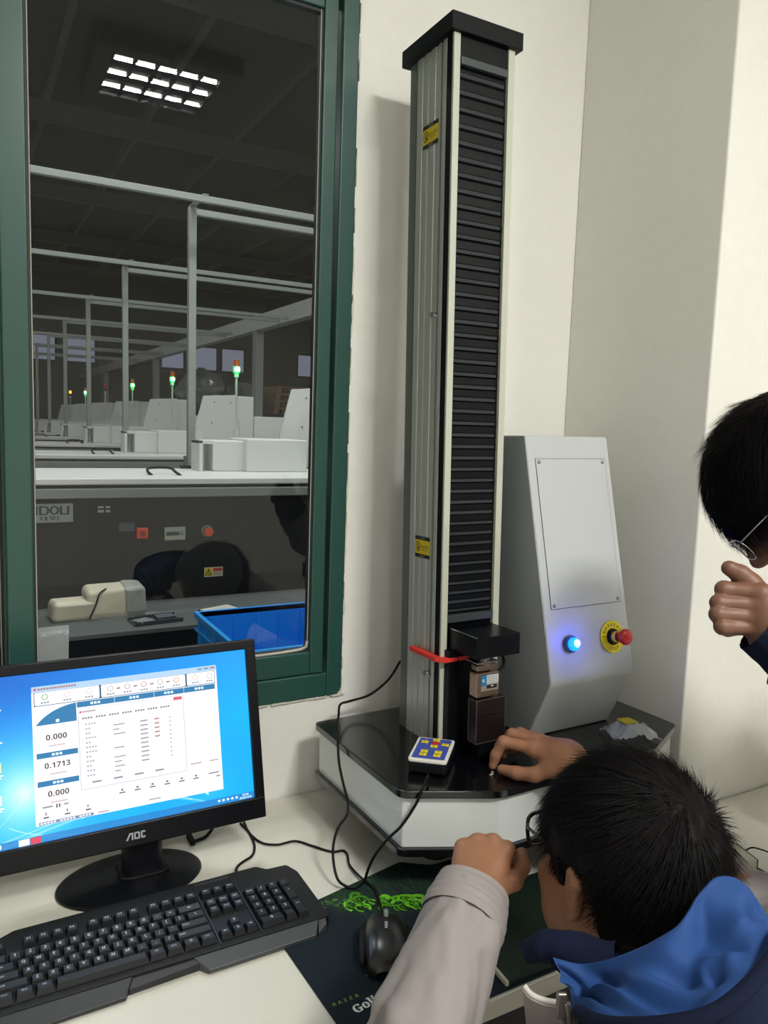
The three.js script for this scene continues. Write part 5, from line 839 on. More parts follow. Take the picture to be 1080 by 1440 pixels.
// short thick hair: a shell on the skull with tufted strands that turn round the crown
function hairGeometry(M4, seed, opt) {
  reseed(seed);
  const inv = M4.clone().invert().elements, th = opt.thick, hl = opt.hairline;
  const sk = union([ell([0, 0.032, -0.012], [0.076 + th, 0.086 + th, 0.095 + th]), ell([0, -0.026, -0.052], [0.064 + th * 0.7, 0.075, 0.048 + th * 0.5])], 0.03);
  // where hair grows: above a line that leaves face and ears free, down to the nape
  const line = [[-0.13, -0.088], [-0.06, -0.080], [-0.046, -0.046], [-0.038, 0.014], [0.008, 0.020], [0.013, -0.020], [0.028, -0.018], [0.036, 0.022], [0.06, 0.044], [0.085, 0.056], [0.14, 0.058]];
  const low = (z) => { for (let i = 1; i < line.length; i++) if (z < line[i][0]) { const [z0, y0] = line[i - 1], [z1, y1] = line[i], k = Math.max(0, (z - z0) / (z1 - z0)); return y0 + (y1 - y0) * k; } return 0.058; };
  const cut = (x, y, z) => low(z) - y - (opt.fringe ?? 0) * Math.max(0, Math.min(1, (z - 0.04) / 0.03));
  const local = (x, y, z) => { const n = 0.007 * noise3(x * 55, y * 55, z * 55, 3) + 0.004 * noise3(x * 140, y * 140, z * 140, 5); return Math.max(sk(x, y, z) + n, cut(x, y, z)); };
  const w = (X, Y, Z) => local(inv[0] * X + inv[4] * Y + inv[8] * Z + inv[12], inv[1] * X + inv[5] * Y + inv[9] * Z + inv[13], inv[2] * X + inv[6] * Y + inv[10] * Z + inv[14]);
  const c = V(0, 0.02, -0.01).applyMatrix4(M4), r = 0.15, base = netMesh(w, ...headBounds(c, r), 0.0045);
  // strands
  const crown = V(...opt.crown).normalize(), P = [], Nn = [], I = [];
  const push = (p, n) => { P.push(p.x, p.y, p.z); Nn.push(n.x, n.y, n.z); return P.length / 3 - 1; };
  let made = 0;
  for (let tries = 0; made < opt.strands && tries < opt.strands * 6; tries++) {
    const u = rnd() * 2 - 1, a = rnd() * Math.PI * 2, q = Math.sqrt(1 - u * u), d = V(q * Math.cos(a), u, q * Math.sin(a));
    // march out from the middle of the skull to the shell
    let t = 0.05; for (let i = 0; i < 24; i++) { const p = d.clone().multiplyScalar(t).add(V(0, 0.025, -0.012)); t -= sk(p.x, p.y, p.z) * 0.7; }
    const p = d.clone().multiplyScalar(t).add(V(0, 0.025, -0.012));
    if (cut(p.x, p.y, p.z) > -0.001 + 0.004 * rnd()) continue;
    const n = d.clone(), away = d.clone().sub(crown); let tan = away.sub(n.clone().multiplyScalar(away.dot(n))).normalize();
    const swirl = new THREE.Vector3().crossVectors(n, tan); const dist = d.distanceTo(crown); tan.addScaledVector(swirl, 0.7 * Math.exp(-dist * 2.2) + 0.5 * (rnd() - 0.5)).normalize();
    if (opt.fringe && d.z > 0.3) tan.add(V(0, -0.25, 0.10)).normalize();
    const L = (0.016 + 0.020 * rnd()) * opt.len * (dist < 0.25 ? 0.6 : 1) * (p.y < -0.01 ? 0.6 : 1) * (Math.abs(p.x) > 0.055 && p.y < 0.065 && p.z > -0.06 && p.z < 0.03 ? 0.42 : 1), lift = opt.lift * (0.5 + rnd()), W = 0.00045 + 0.0006 * rnd();
    const side = new THREE.Vector3().crossVectors(tan, n).normalize();
    const ring = []; const K = 3;
    for (let k = 0; k <= K; k++) { const s = k / K; const pos = p.clone().addScaledVector(n, -0.004 + L * (lift * s) - L * 0.15 * s * s).addScaledVector(tan, L * (0.25 + 0.85 * s) * s * 1.2).addScaledVector(side, 0); const ww = W * (1 - s * 0.9); ring.push([pos.clone().addScaledVector(side, -ww), pos.clone().addScaledVector(n, ww * 0.9), pos.clone().addScaledVector(side, ww)]); }
    const nn = n.clone().applyMatrix4(new THREE.Matrix4().extractRotation(M4)), ss = side.clone().applyMatrix4(new THREE.Matrix4().extractRotation(M4));
    const id = ring.map((rr) => rr.map((v, m) => push(v.applyMatrix4(M4), m === 1 ? nn : nn.clone().addScaledVector(ss, m ? 0.8 : -0.8).normalize())));
    for (let k = 0; k < K; k++) { for (const [m0, m1] of [[0, 1], [1, 2]]) I.push(id[k][m0], id[k][m1], id[k + 1][m1], id[k][m0], id[k + 1][m1], id[k + 1][m0]); }
    made++;
  }
  const g = new THREE.BufferGeometry(); g.setAttribute('position', new THREE.Float32BufferAttribute(P, 3)); g.setAttribute('normal', new THREE.Float32BufferAttribute(Nn, 3)); g.setAttribute('uv', new THREE.BufferAttribute(new Float32Array(P.length / 3 * 2), 2)); g.setIndex(I);
  return merge([base, g]);
}
const handField = (palm, fingers, k = 0.010, kp = 0.016) => { const p = union(palm, kp), f = fingers.map((c) => union(chain(c), 0.006)); return (x, y, z) => { let d = p(x, y, z), m = 1e9; for (const q of f) m = Math.min(m, q(x, y, z)); return smin(d, m, k); }; };
const D3 = (p) => [p[0], p[1] + DESK, p[2], p[3]];
// clothing tube along a path with radius profile and wrinkles
function sleeve(pts, radii, opt = {}) {
  const c = new THREE.CatmullRomCurve3(pts.map((p) => V(...p)), false, 'centripetal'), NS = opt.ns ?? 120, NR = opt.nr ?? 56, fr = c.computeFrenetFrames(NS, false), pos = [], idx = [], uv = [];
  const rad_ = (t) => { const x = t * (radii.length - 1), i = Math.min(radii.length - 2, Math.floor(x)), f = x - i, s = f * f * (3 - 2 * f); return radii[i] + (radii[i + 1] - radii[i]) * s; };
  for (let i = 0; i <= NS; i++) {
    const t = i / NS, p = c.getPointAt(t), n = fr.normals[i], b = fr.binormals[i];
    for (let j = 0; j <= NR; j++) { const a = j / NR * Math.PI * 2; let r = rad_(t) * (1 + (opt.fold ? opt.fold(t, a) : 0)); pos.push(p.x + (n.x * Math.cos(a) + b.x * Math.sin(a)) * r, p.y + (n.y * Math.cos(a) + b.y * Math.sin(a)) * r, p.z + (n.z * Math.cos(a) + b.z * Math.sin(a)) * r); uv.push(j / NR * 4, t * 6); }
  }
  for (let i = 0; i < NS; i++) for (let j = 0; j < NR; j++) { const a = i * (NR + 1) + j, b2 = a + 1, d = a + NR + 1, e = d + 1; idx.push(a, d, b2, b2, d, e); }
  const g = new THREE.BufferGeometry(); g.setAttribute('position', new THREE.Float32BufferAttribute(pos, 3)); g.setAttribute('uv', new THREE.Float32BufferAttribute(uv, 2)); g.setIndex(idx); g.computeVertexNormals(); return g;
}
const clothGrey = phys(0x9a9391, 0.85, { side: THREE.DoubleSide, bumpMap: weave, bumpScale: 0.0002, sheen: 0.3, sheenRoughness: 0.6, sheenColor: new THREE.Color(0.3, 0.3, 0.3) });
const navy = phys(0x0d1730, 0.85, { specularIntensity: 0.4, side: THREE.DoubleSide, bumpMap: weave, bumpScale: 0.0002 }), blue = phys(0x133f7c, 0.8, { side: THREE.DoubleSide, bumpMap: weave, bumpScale: 0.0002, sheen: 0.4, sheenRoughness: 0.5, sheenColor: new THREE.Color(0.04, 0.12, 0.28) });
const trousers = std(0x14161b, 0.85), shoe = std(0x0c0c0d, 0.5);

// ---- the seated person, head bent over the tester, left hand raised, right hand on the plate
{
  const t = thing('person', 'seated person with black hair and glasses, grey jacket and blue hood, bent over the tester', 'person', [0, 0, 0]);
  const HC = V(0.661, 0.261 + DESK, 0.803), HM = basis(V(0.04, -0.13, -0.99), V(0.10, 1, 0)).setPosition(HC);
  const nape = V(0, -0.16, -0.065).applyMatrix4(HM);
  const sL = [0.505, 0.155 + DESK, 1.000], sR = [0.835, 0.175 + DESK, 1.050], hip = [0.74, 0.53, 1.28];
  const eL = [0.326, 0.140 + DESK, 0.862], wL = [0.5036, 0.2236 + DESK, 0.7259], eR = [1.000, 0.075 + DESK, 0.735], wR = [0.853, 0.232 + DESK, 0.512];
  const kL = [0.62, 0.515, 0.86], kR = [0.98, 0.515, 0.93], fL = [0.60, 0.09, 0.93], fR = [1.02, 0.09, 0.98], hL = [0.655, 0.53, 1.24], hR = [0.825, 0.53, 1.29];
  const A = (p, r) => [p[0], p[1], p[2], r];
  const chest = [0.68, -0.02 + DESK, 1.08], belly = [0.71, -0.13 + DESK, 1.19];
  const bodyF = union([cone(A(nape.toArray(), 0.062), A(chest, 0.105)), cone(A(chest, 0.125), A(belly, 0.12)), cone(A(belly, 0.12), A(hip, 0.105)), cone(A(sL, 0.052), A(chest, 0.10)), cone(A(sR, 0.052), A(chest, 0.10)), cone(A(sL, 0.050), A(eL, 0.038)), cone(A(eL, 0.038), A(wL, 0.027)), cone(A(sR, 0.050), A(eR, 0.038)), cone(A(eR, 0.038), A(wR, 0.027)), cone(A(hL, 0.085), A(kL, 0.055)), cone(A(kL, 0.054), A(fL, 0.036)), cone(A(hR, 0.085), A(kR, 0.055)), cone(A(kR, 0.054), A(fR, 0.036)), cone(A(fL, 0.036), [fL[0] + 0.05, 0.045, fL[2] - 0.13, 0.032]), cone(A(fR, 0.036), [fR[0] + 0.05, 0.045, fR[2] - 0.13, 0.032])], 0.04);
  // left hand: loose fist seen from its back. Local frame: Y wrist to knuckles, X little finger to index, Z out of the back
  const fist = (() => {
    const W = V(...wL), Y = V(0.5553 - 0.5036, 0.2580 - 0.2236, 0.6790 - 0.7259).normalize(), X0 = V(0.5781 - 0.5229, 0.2663 - 0.2502, 0.6872 - 0.6752), X = X0.sub(Y.clone().multiplyScalar(X0.dot(Y))).normalize(), Z = new THREE.Vector3().crossVectors(X, Y);
    const S = 0.88, q = (x, y, z, r) => { const p = W.clone().addScaledVector(X, (x + 0.002) * S).addScaledVector(Y, y * S + 0.004).addScaledVector(Z, z * S); return [p.x, p.y, p.z, r * S]; };
    const palm = [ell(q(0.000, 0.046, -0.006).slice(0, 3), [0.0335, 0.040, 0.0130], new THREE.Matrix4().makeBasis(X, Y, Z)), cone(q(-0.004, -0.035, -0.003, 0.0265), q(0, 0.012, -0.004, 0.0255)), cone(q(0.012, 0.015, -0.004, 0.019), q(0.028, 0.075, -0.003, 0.0115)), cone(q(-0.012, 0.012, -0.005, 0.018), q(-0.030, 0.066, -0.005, 0.0105)), cone(q(0.0, 0.03, -0.004, 0.015), q(0.010, 0.080, -0.002, 0.0115)), cone(q(-0.006, 0.03, -0.004, 0.015), q(-0.011, 0.076, -0.003, 0.0115))];
    const fing = (x, y, z, r, s) => [q(x, y - 0.004, z + 0.001, r * 1.10), q(x * 1.03, y + 0.012 * s, z - 0.040 * s, r), q(x * 0.98, y - 0.010 * s, z - 0.050 * s, r * 0.92), q(x * 0.94, y - 0.026 * s, z - 0.038 * s, r * 0.85)];
    const F = [fing(0.032, 0.083, -0.004, 0.0098, 0.98), fing(0.0105, 0.088, -0.002, 0.0100, 1.06), fing(-0.0105, 0.084, -0.003, 0.0096, 1.0), fing(-0.0305, 0.073, -0.005, 0.0086, 0.84), [q(0.024, 0.020, -0.012, 0.014), q(0.046, 0.044, -0.020, 0.0115), q(0.053, 0.070, -0.024, 0.0102), q(0.049, 0.093, -0.028, 0.0085)]];
    return handField(palm, F, 0.005, 0.010);
  })();
  // right hand: fingertips pinching the specimen on the plate
  const pinch = (() => {
    const J = (list, rs) => list.map((p, i) => [p[0], p[1] + DESK, p[2], rs[i]]);
    const rs = [0.0108, 0.0094, 0.0084, 0.0070];
    const F = [J([[0.8167, 0.241, 0.460], [0.7858, 0.2417, 0.4198], [0.7767, 0.2174, 0.4124], [0.7728, 0.1985, 0.4110]], rs), J([[0.8299, 0.2446, 0.4438], [0.8120, 0.2463, 0.4094], [0.7985, 0.2205, 0.3945], [0.7915, 0.1990, 0.3956]], rs), J([[0.8503, 0.2393, 0.4329], [0.8387, 0.2400, 0.3985], [0.8249, 0.2152, 0.3856], [0.8167, 0.1985, 0.3853]], rs.map((r) => r * 0.95)), J([[0.8675, 0.2311, 0.4262], [0.860, 0.2300, 0.3968], [0.8464, 0.2091, 0.3868], [0.8391, 0.1970, 0.3853]], rs.map((r) => r * 0.86)), J([[0.8255, 0.2220, 0.4985], [0.8047, 0.2064, 0.4811], [0.7877, 0.2015, 0.4551], [0.7775, 0.1990, 0.4300]], [0.0145, 0.0118, 0.0104, 0.0084])];
    const a = (p, r) => [p[0], p[1] + DESK, p[2], r];
    const palm = [cone(a([0.8456, 0.237, 0.5053], 0.024), a([0.8190, 0.238, 0.4630], 0.0135)), cone(a([0.850, 0.236, 0.5000], 0.022), a([0.8330, 0.240, 0.4480], 0.0135)), cone(a([0.856, 0.234, 0.4960], 0.021), a([0.8510, 0.235, 0.4370], 0.013)), cone(a([0.860, 0.232, 0.4950], 0.020), a([0.8660, 0.228, 0.4320], 0.0115)), cone(a([0.8450, 0.232, 0.5060], 0.022), a([0.8255, 0.222, 0.4985], 0.0145)), cone(A(wR, 0.026), a([0.8470, 0.235, 0.5020], 0.024))];
    return handField(palm, F, 0.008);
  })();
  const hf = headField(HM);
  const clip = (f, test) => (x, y, z) => Math.max(f(x, y, z), test(x, y, z));
  const geo = merge([
    netMesh(bodyF, [0.26, 0.0, 0.44], [1.18, 1.04, 1.46], 0.014),
    netMesh(hf, ...headBounds(HC.clone().add(V(-0.01, -0.03, 0.02)), 0.185), 0.0036),
    netMesh(fist, [wL[0] - 0.06, wL[1] - 0.06, wL[2] - 0.16], [wL[0] + 0.16, wL[1] + 0.12, wL[2] + 0.06], 0.0026),
    netMesh(pinch, [0.74, 0.17 + DESK, 0.36], [0.90, 0.28 + DESK, 0.56], 0.0026),
  ]);
  part(t, 'body', geo, skin);
  part(t, 'hair', hairGeometry(HM, 301, { thick: 0.014, hairline: [0.085], crown: [-0.12, 0.66, -0.72], strands: 17000, len: 0.95, lift: 0.42, fringe: 0.012 }), hairMat);
  // glasses
  const gl = new THREE.Group(); gl.name = 'glasses'; t.add(gl); gl.applyMatrix4(HM); gl.translateY(0.011);
  const rim = (s) => tube([[s * 0.008, 0.016, 0.112], [s * 0.030, 0.020, 0.111], [s * 0.056, 0.017, 0.104], [s * 0.059, 0.002, 0.102], [s * 0.052, -0.016, 0.103], [s * 0.030, -0.020, 0.109], [s * 0.012, -0.014, 0.112], [s * 0.007, 0.002, 0.113]], 0.0025, 80, 8, true);
  const dk = phys(0x101014, 0.25, { clearcoat: 0.5 });
  part(gl, 'rim', rim(1), dk); part(gl, 'rim', rim(-1), dk);
  part(gl, 'bridge', tube([[-0.008, 0.008, 0.113], [0, 0.011, 0.115], [0.008, 0.008, 0.113]], 0.0016, 16, 8), dk);
  for (const s of [1, -1]) { part(gl, 'temple', tube([[s * 0.059, 0.012, 0.103], [s * 0.071, 0.012, 0.085], [s * 0.0765, 0.011, 0.03], [s * 0.0775, 0.010, -0.005], [s * 0.078, -0.004, -0.028], [s * 0.076, -0.020, -0.036]], 0.0019, 50, 8), dk); part(gl, 'lens', new THREE.ShapeGeometry(outline([[s * 0.009, 0.015], [s * 0.056, 0.016], [s * 0.052, -0.015], [s * 0.013, -0.013]], 0.008)).rotateY(s * 0.14).translate(0, 0, 0.112 - 0.001), M.glass); }
  // jacket: torso, sleeves, hood, collar
  const jk = new THREE.Group(); jk.name = 'jacket'; t.add(jk);
  const off = (p, q, k) => [p[0] + (q[0] - p[0]) * k, p[1] + (q[1] - p[1]) * k, p[2] + (q[2] - p[2]) * k];
  const torsoF = union([cone([nape.x + 0.01, nape.y - 0.03, nape.z + 0.03, 0.062], A(chest, 0.13)), cone(A(chest, 0.150), A(belly, 0.15)), cone(A(belly, 0.15), A([hip[0], hip[1] + 0.06, hip[2]], 0.145)), cone(A(sL, 0.066), A(chest, 0.12)), cone(A(sR, 0.066), A(chest, 0.12)), cone(A(sL, 0.066), A(off(sL, eL, 0.25), 0.060)), cone(A(sR, 0.066), A(off(sR, eR, 0.25), 0.058))], 0.05);
  const neckHole = ell([nape.x + 0.02, nape.y + 0.03, nape.z - 0.02], [0.074, 0.10, 0.074]);
  const torsoW = (x, y, z) => Math.max(0.45 - y, torsoF(x, y, z) + 0.010 * noise3(x * 16, y * 22, z * 16, 7), -neckHole(x, y, z));
  part(jk, 'torso', netMesh(torsoW, [0.34, 0.40, 0.72], [1.02, 1.06, 1.50], 0.012), clothGrey);
  const folds = (seed, amp) => (tt, a) => amp * (0.5 * Math.sin(tt * 34 + 2.2 * Math.sin(a + 1) + seed) * Math.max(0, 1 - Math.abs(tt - 0.46) * 3.2) + 0.55 * Math.sin(tt * 60 + 3 * Math.sin(a * 2 + seed)) * Math.max(0, 1 - Math.abs(tt - 0.55) * 6) + 0.7 * noise3(Math.cos(a) * 2.5 + seed, Math.sin(a) * 2.5, tt * 9, 9) + 0.35 * noise3(Math.cos(a) * 6 + seed, Math.sin(a) * 6, tt * 22, 11));
  part(jk, 'sleeve', sleeve([sL, off(sL, eL, 0.5), [eL[0] - 0.004, eL[1] - 0.006, eL[2] + 0.012], off(eL, wL, 0.35), off(eL, wL, 0.68), off(eL, wL, 0.97)], [0.064, 0.058, 0.054, 0.052, 0.0495, 0.0455], { fold: folds(2, 0.24), ns: 150 }), clothGrey);
  part(jk, 'cuff', sleeve([off(eL, wL, 0.84), off(eL, wL, 0.93), off(eL, wL, 1.03)], [0.0485, 0.0480, 0.0450, 0.0425], { ns: 40, fold: (tt, a) => 0.035 * Math.sin(a * 3 + 1) * tt + (tt < 0.06 ? -0.03 * (1 - tt / 0.06) : 0) + 0.012 * Math.sin(tt * 30 + a) }), clothGrey);
  part(jk, 'sleeve', sleeve([sR, off(sR, eR, 0.5), [eR[0] + 0.004, eR[1] - 0.006, eR[2] + 0.004], off(eR, wR, 0.4), off(eR, wR, 0.88)], [0.070, 0.064, 0.060, 0.052, 0.042], { fold: folds(5, 0.14), ns: 120 }), clothGrey);
  // hood lying open on the shoulders: bright lining turned up, dark shell under it
  const rowT = [[0.4864, 1.010, 0.8835], [0.5049, 1.0088, 0.9002], [0.515, 1.0232, 0.9214], [0.533, 1.0458, 0.9454], [0.5621, 1.0654, 0.9589], [0.595, 1.0855, 0.9554], [0.6239, 1.0942, 0.9527], [0.6521, 1.0858, 0.9586], [0.6785, 1.0494, 0.9743]];
  const rowM = [[0.4888, 0.992, 0.9039], [0.4933, 0.9985, 0.9283], [0.4966, 1.0142, 0.9565], [0.5088, 1.0365, 0.9833], [0.5317, 1.053, 0.9996], [0.5688, 1.0641, 1.0018], [0.6103, 1.0698, 0.9958], [0.6426, 1.0651, 0.9918], [0.6682, 1.0503, 1.003]];
  const rowB = [[0.4643, 1.0066, 0.9406], [0.4614, 1.0206, 0.9714], [0.4657, 1.0387, 1.0004], [0.4791, 1.0529, 1.0235], [0.5047, 1.0656, 1.0418], [0.5454, 1.0792, 1.0457], [0.591, 1.086, 1.0358], [0.6319, 1.0821, 1.0187], [0.661, 1.0566, 1.0327]];
  const rowC = [[0.4737, 0.9548, 0.9247], [0.4853, 0.9591, 0.9536], [0.4946, 0.9702, 0.9803], [0.5134, 0.9735, 1.0018], [0.5507, 0.9809, 1.0215], [0.6028, 0.9888, 1.0366], [0.6593, 1.0047, 1.0314], [0.6948, 1.0132, 1.0142], [0.7145, 1.0008, 1.0293]];
  const cloth = (rows, thick, wr) => {
    const NU = 90, NV = 44, cs = rows.map((r) => new THREE.CatmullRomCurve3(r.map((p) => V(...p)), false, 'centripetal')), P = [];
    for (let i = 0; i <= NU; i++) { const col = new THREE.CatmullRomCurve3(cs.map((c) => c.getPoint(i / NU)), false, 'centripetal'); const row = []; for (let j = 0; j <= NV; j++) row.push(col.getPoint(j / NV)); P.push(row); }
    const N = P.map((r, i) => r.map((p, j) => { const a = P[Math.min(NU, i + 1)][j].clone().sub(P[Math.max(0, i - 1)][j]), b = P[i][Math.min(NV, j + 1)].clone().sub(P[i][Math.max(0, j - 1)]); const n = new THREE.Vector3().crossVectors(b, a).normalize(); return n.y < 0 ? n.negate() : n; }));
    const pos = [], idx = []; for (const side of [0, 1]) for (let i = 0; i <= NU; i++) for (let j = 0; j <= NV; j++) { const u = i / NU, v = j / NV, e = wr(u, v) * Math.sin(Math.PI * v) ** 0.5, p = P[i][j].clone().addScaledVector(N[i][j], e - side * thick); pos.push(p.x, p.y, p.z); }
    const K = (NU + 1) * (NV + 1), q = (a, b, c, d) => idx.push(a, b, c, b, d, c);
    for (let s2 = 0; s2 < 2; s2++) for (let i = 0; i < NU; i++) for (let j = 0; j < NV; j++) { const a = s2 * K + i * (NV + 1) + j; q(a, a + 1, a + NV + 1, a + NV + 2); }
    for (let i = 0; i < NU; i++) for (const j of [0, NV]) { const a = i * (NV + 1) + j; q(a, a + NV + 1, a + K, a + NV + 1 + K); }
    for (let j = 0; j < NV; j++) for (const i of [0, NU]) { const a = i * (NV + 1) + j; q(a, a + 1, a + K, a + 1 + K); }
    const g = new THREE.BufferGeometry(); g.setAttribute('position', new THREE.Float32BufferAttribute(pos, 3)); g.setIndex(idx); g.computeVertexNormals(); return g;
  };
  const fold = (u, v) => 0.007 * Math.sin(u * 15 + v * 5 + 1) + 0.006 * Math.sin(u * 34 - v * 11) * Math.sin(v * 3) + 0.012 * noise3(u * 9, v * 5, 3, 13) - 0.010 * Math.exp(-(((u - 0.62 - v * 0.1) / 0.05) ** 2)) + 0.008 * Math.exp(-(((v - 0.45 - 0.5 * (u - 0.2)) / 0.10) ** 2)) * (u < 0.55 ? 1 : 0);
  part(jk, 'hood_lining', cloth([rowT, rowM, rowB], 0.005, fold), blue);
  part(jk, 'hood_shell', cloth([rowB.map(([x, y, z]) => [x, y - 0.001, z + 0.001]), rowB.map(([x, y, z], i) => [(x + rowC[i][0]) / 2 - 0.012, (y + rowC[i][1]) / 2 + 0.006, (z + rowC[i][2]) / 2 + 0.028]), rowC], 0.006, (u, v) => 0.006 * Math.sin(u * 22 + v * 3) + 0.010 * noise3(u * 10, v * 6, 1, 17)), navy);
  part(jk, 'hood_hem', tube(rowB.map(([x, y, z]) => [x, y - 0.002, z + 0.002]), 0.0065, 90, 10), navy);
  part(jk, 'collar', sleeve([[0.4925, 0.985, 0.8400], [0.5046, 0.998, 0.8560], [0.5140, 1.000, 0.8755], [0.5250, 1.005, 0.8960], [0.540, 1.010, 0.9150]], [0.011, 0.017, 0.019, 0.019, 0.018], { ns: 60, nr: 20, fold: (tt, a) => 0.12 * Math.sin(a * 2 + tt * 9) }), navy);
  part(jk, 'collar_flap', cloth([[[0.4616, 0.9811, 0.8743], [0.4642, 0.9769, 0.882], [0.471, 0.9756, 0.8917], [0.4761, 0.9808, 0.9053]], [[0.4670, 0.955, 0.8730], [0.4710, 0.955, 0.8825], [0.4790, 0.9555, 0.8940], [0.4830, 0.9640, 0.9080]], [[0.4714, 0.925, 0.8729], [0.4771, 0.9225, 0.8821], [0.4855, 0.9274, 0.8976], [0.4906, 0.9356, 0.9109]]], 0.004, () => 0), clothGrey);
  part(jk, 'collar_piping', tube([[0.4612, 0.9820, 0.8738], [0.4638, 0.9779, 0.8815], [0.4706, 0.9766, 0.8912], [0.4757, 0.9818, 0.9048]], 0.0028, 30, 8), std(0xc9c4c0, 0.7));
  part(jk, 'zip_pull', merge([rbox(0.010, 0.026, 0.005, 0.002).rotateY(-0.5).translate(0.4691, 0.990, 0.9164), rod([0.4740, 0.992, 0.9190], [0.4772, 0.968, 0.9231], 0.0035)]), M.steel);
  // trousers and shoes
  const legsF = union([cone(A(hL, 0.102), A(kL, 0.074)), cone(A(kL, 0.072), [fL[0], 0.13, fL[2], 0.060]), cone(A(hR, 0.102), A(kR, 0.074)), cone(A(kR, 0.072), [fR[0], 0.13, fR[2], 0.060]), cone(A(hL, 0.11), A(hR, 0.11))], 0.03);
  part(t, 'trousers', netMesh((x, y, z) => legsF(x, y, z) + 0.008 * noise3(x * 20, y * 20, z * 20, 3), [0.50, 0.06, 0.74], [1.12, 0.68, 1.45], 0.012), trousers);
  for (const f of [fL, fR]) { const s = union([cone([f[0], 0.10, f[2], 0.045], [f[0] + 0.01, 0.048, f[2] + 0.01, 0.046]), cone([f[0] + 0.01, 0.046, f[2] + 0.01, 0.045], [f[0] + 0.055, 0.040, f[2] - 0.15, 0.039])], 0.03); part(t, 'shoe', netMesh((x, y, z) => Math.max(s(x, y, z), 0.002 - y), [f[0] - 0.08, -0.01, f[2] - 0.22], [f[0] + 0.14, 0.18, f[2] + 0.09], 0.008), shoe); }
}
{
  const t = thing('stool', 'round black work stool under the seated person', 'stool', [0.74, 0, 1.28]);
  part(t, 'seat', new THREE.LatheGeometry([[0, 0.370], [0.16, 0.370], [0.172, 0.380], [0.172, 0.397], [0.16, 0.405], [0, 0.407]].map((p) => new THREE.Vector2(...p)), 40), std(0x121214, 0.6));
  part(t, 'pole', at(cyl(0.024, 0.024, 0.32, 20), 0, 0.21, 0), M.chrome);
  for (let i = 0; i < 5; i++) { const a = i / 5 * Math.PI * 2; part(t, 'foot', merge([rod([0, 0.06, 0], [0.24 * Math.cos(a), 0.045, 0.24 * Math.sin(a)], 0.014), at(new THREE.SphereGeometry(0.022, 14, 10), 0.24 * Math.cos(a), 0.0225, 0.24 * Math.sin(a))]), M.blackSatin); }
}

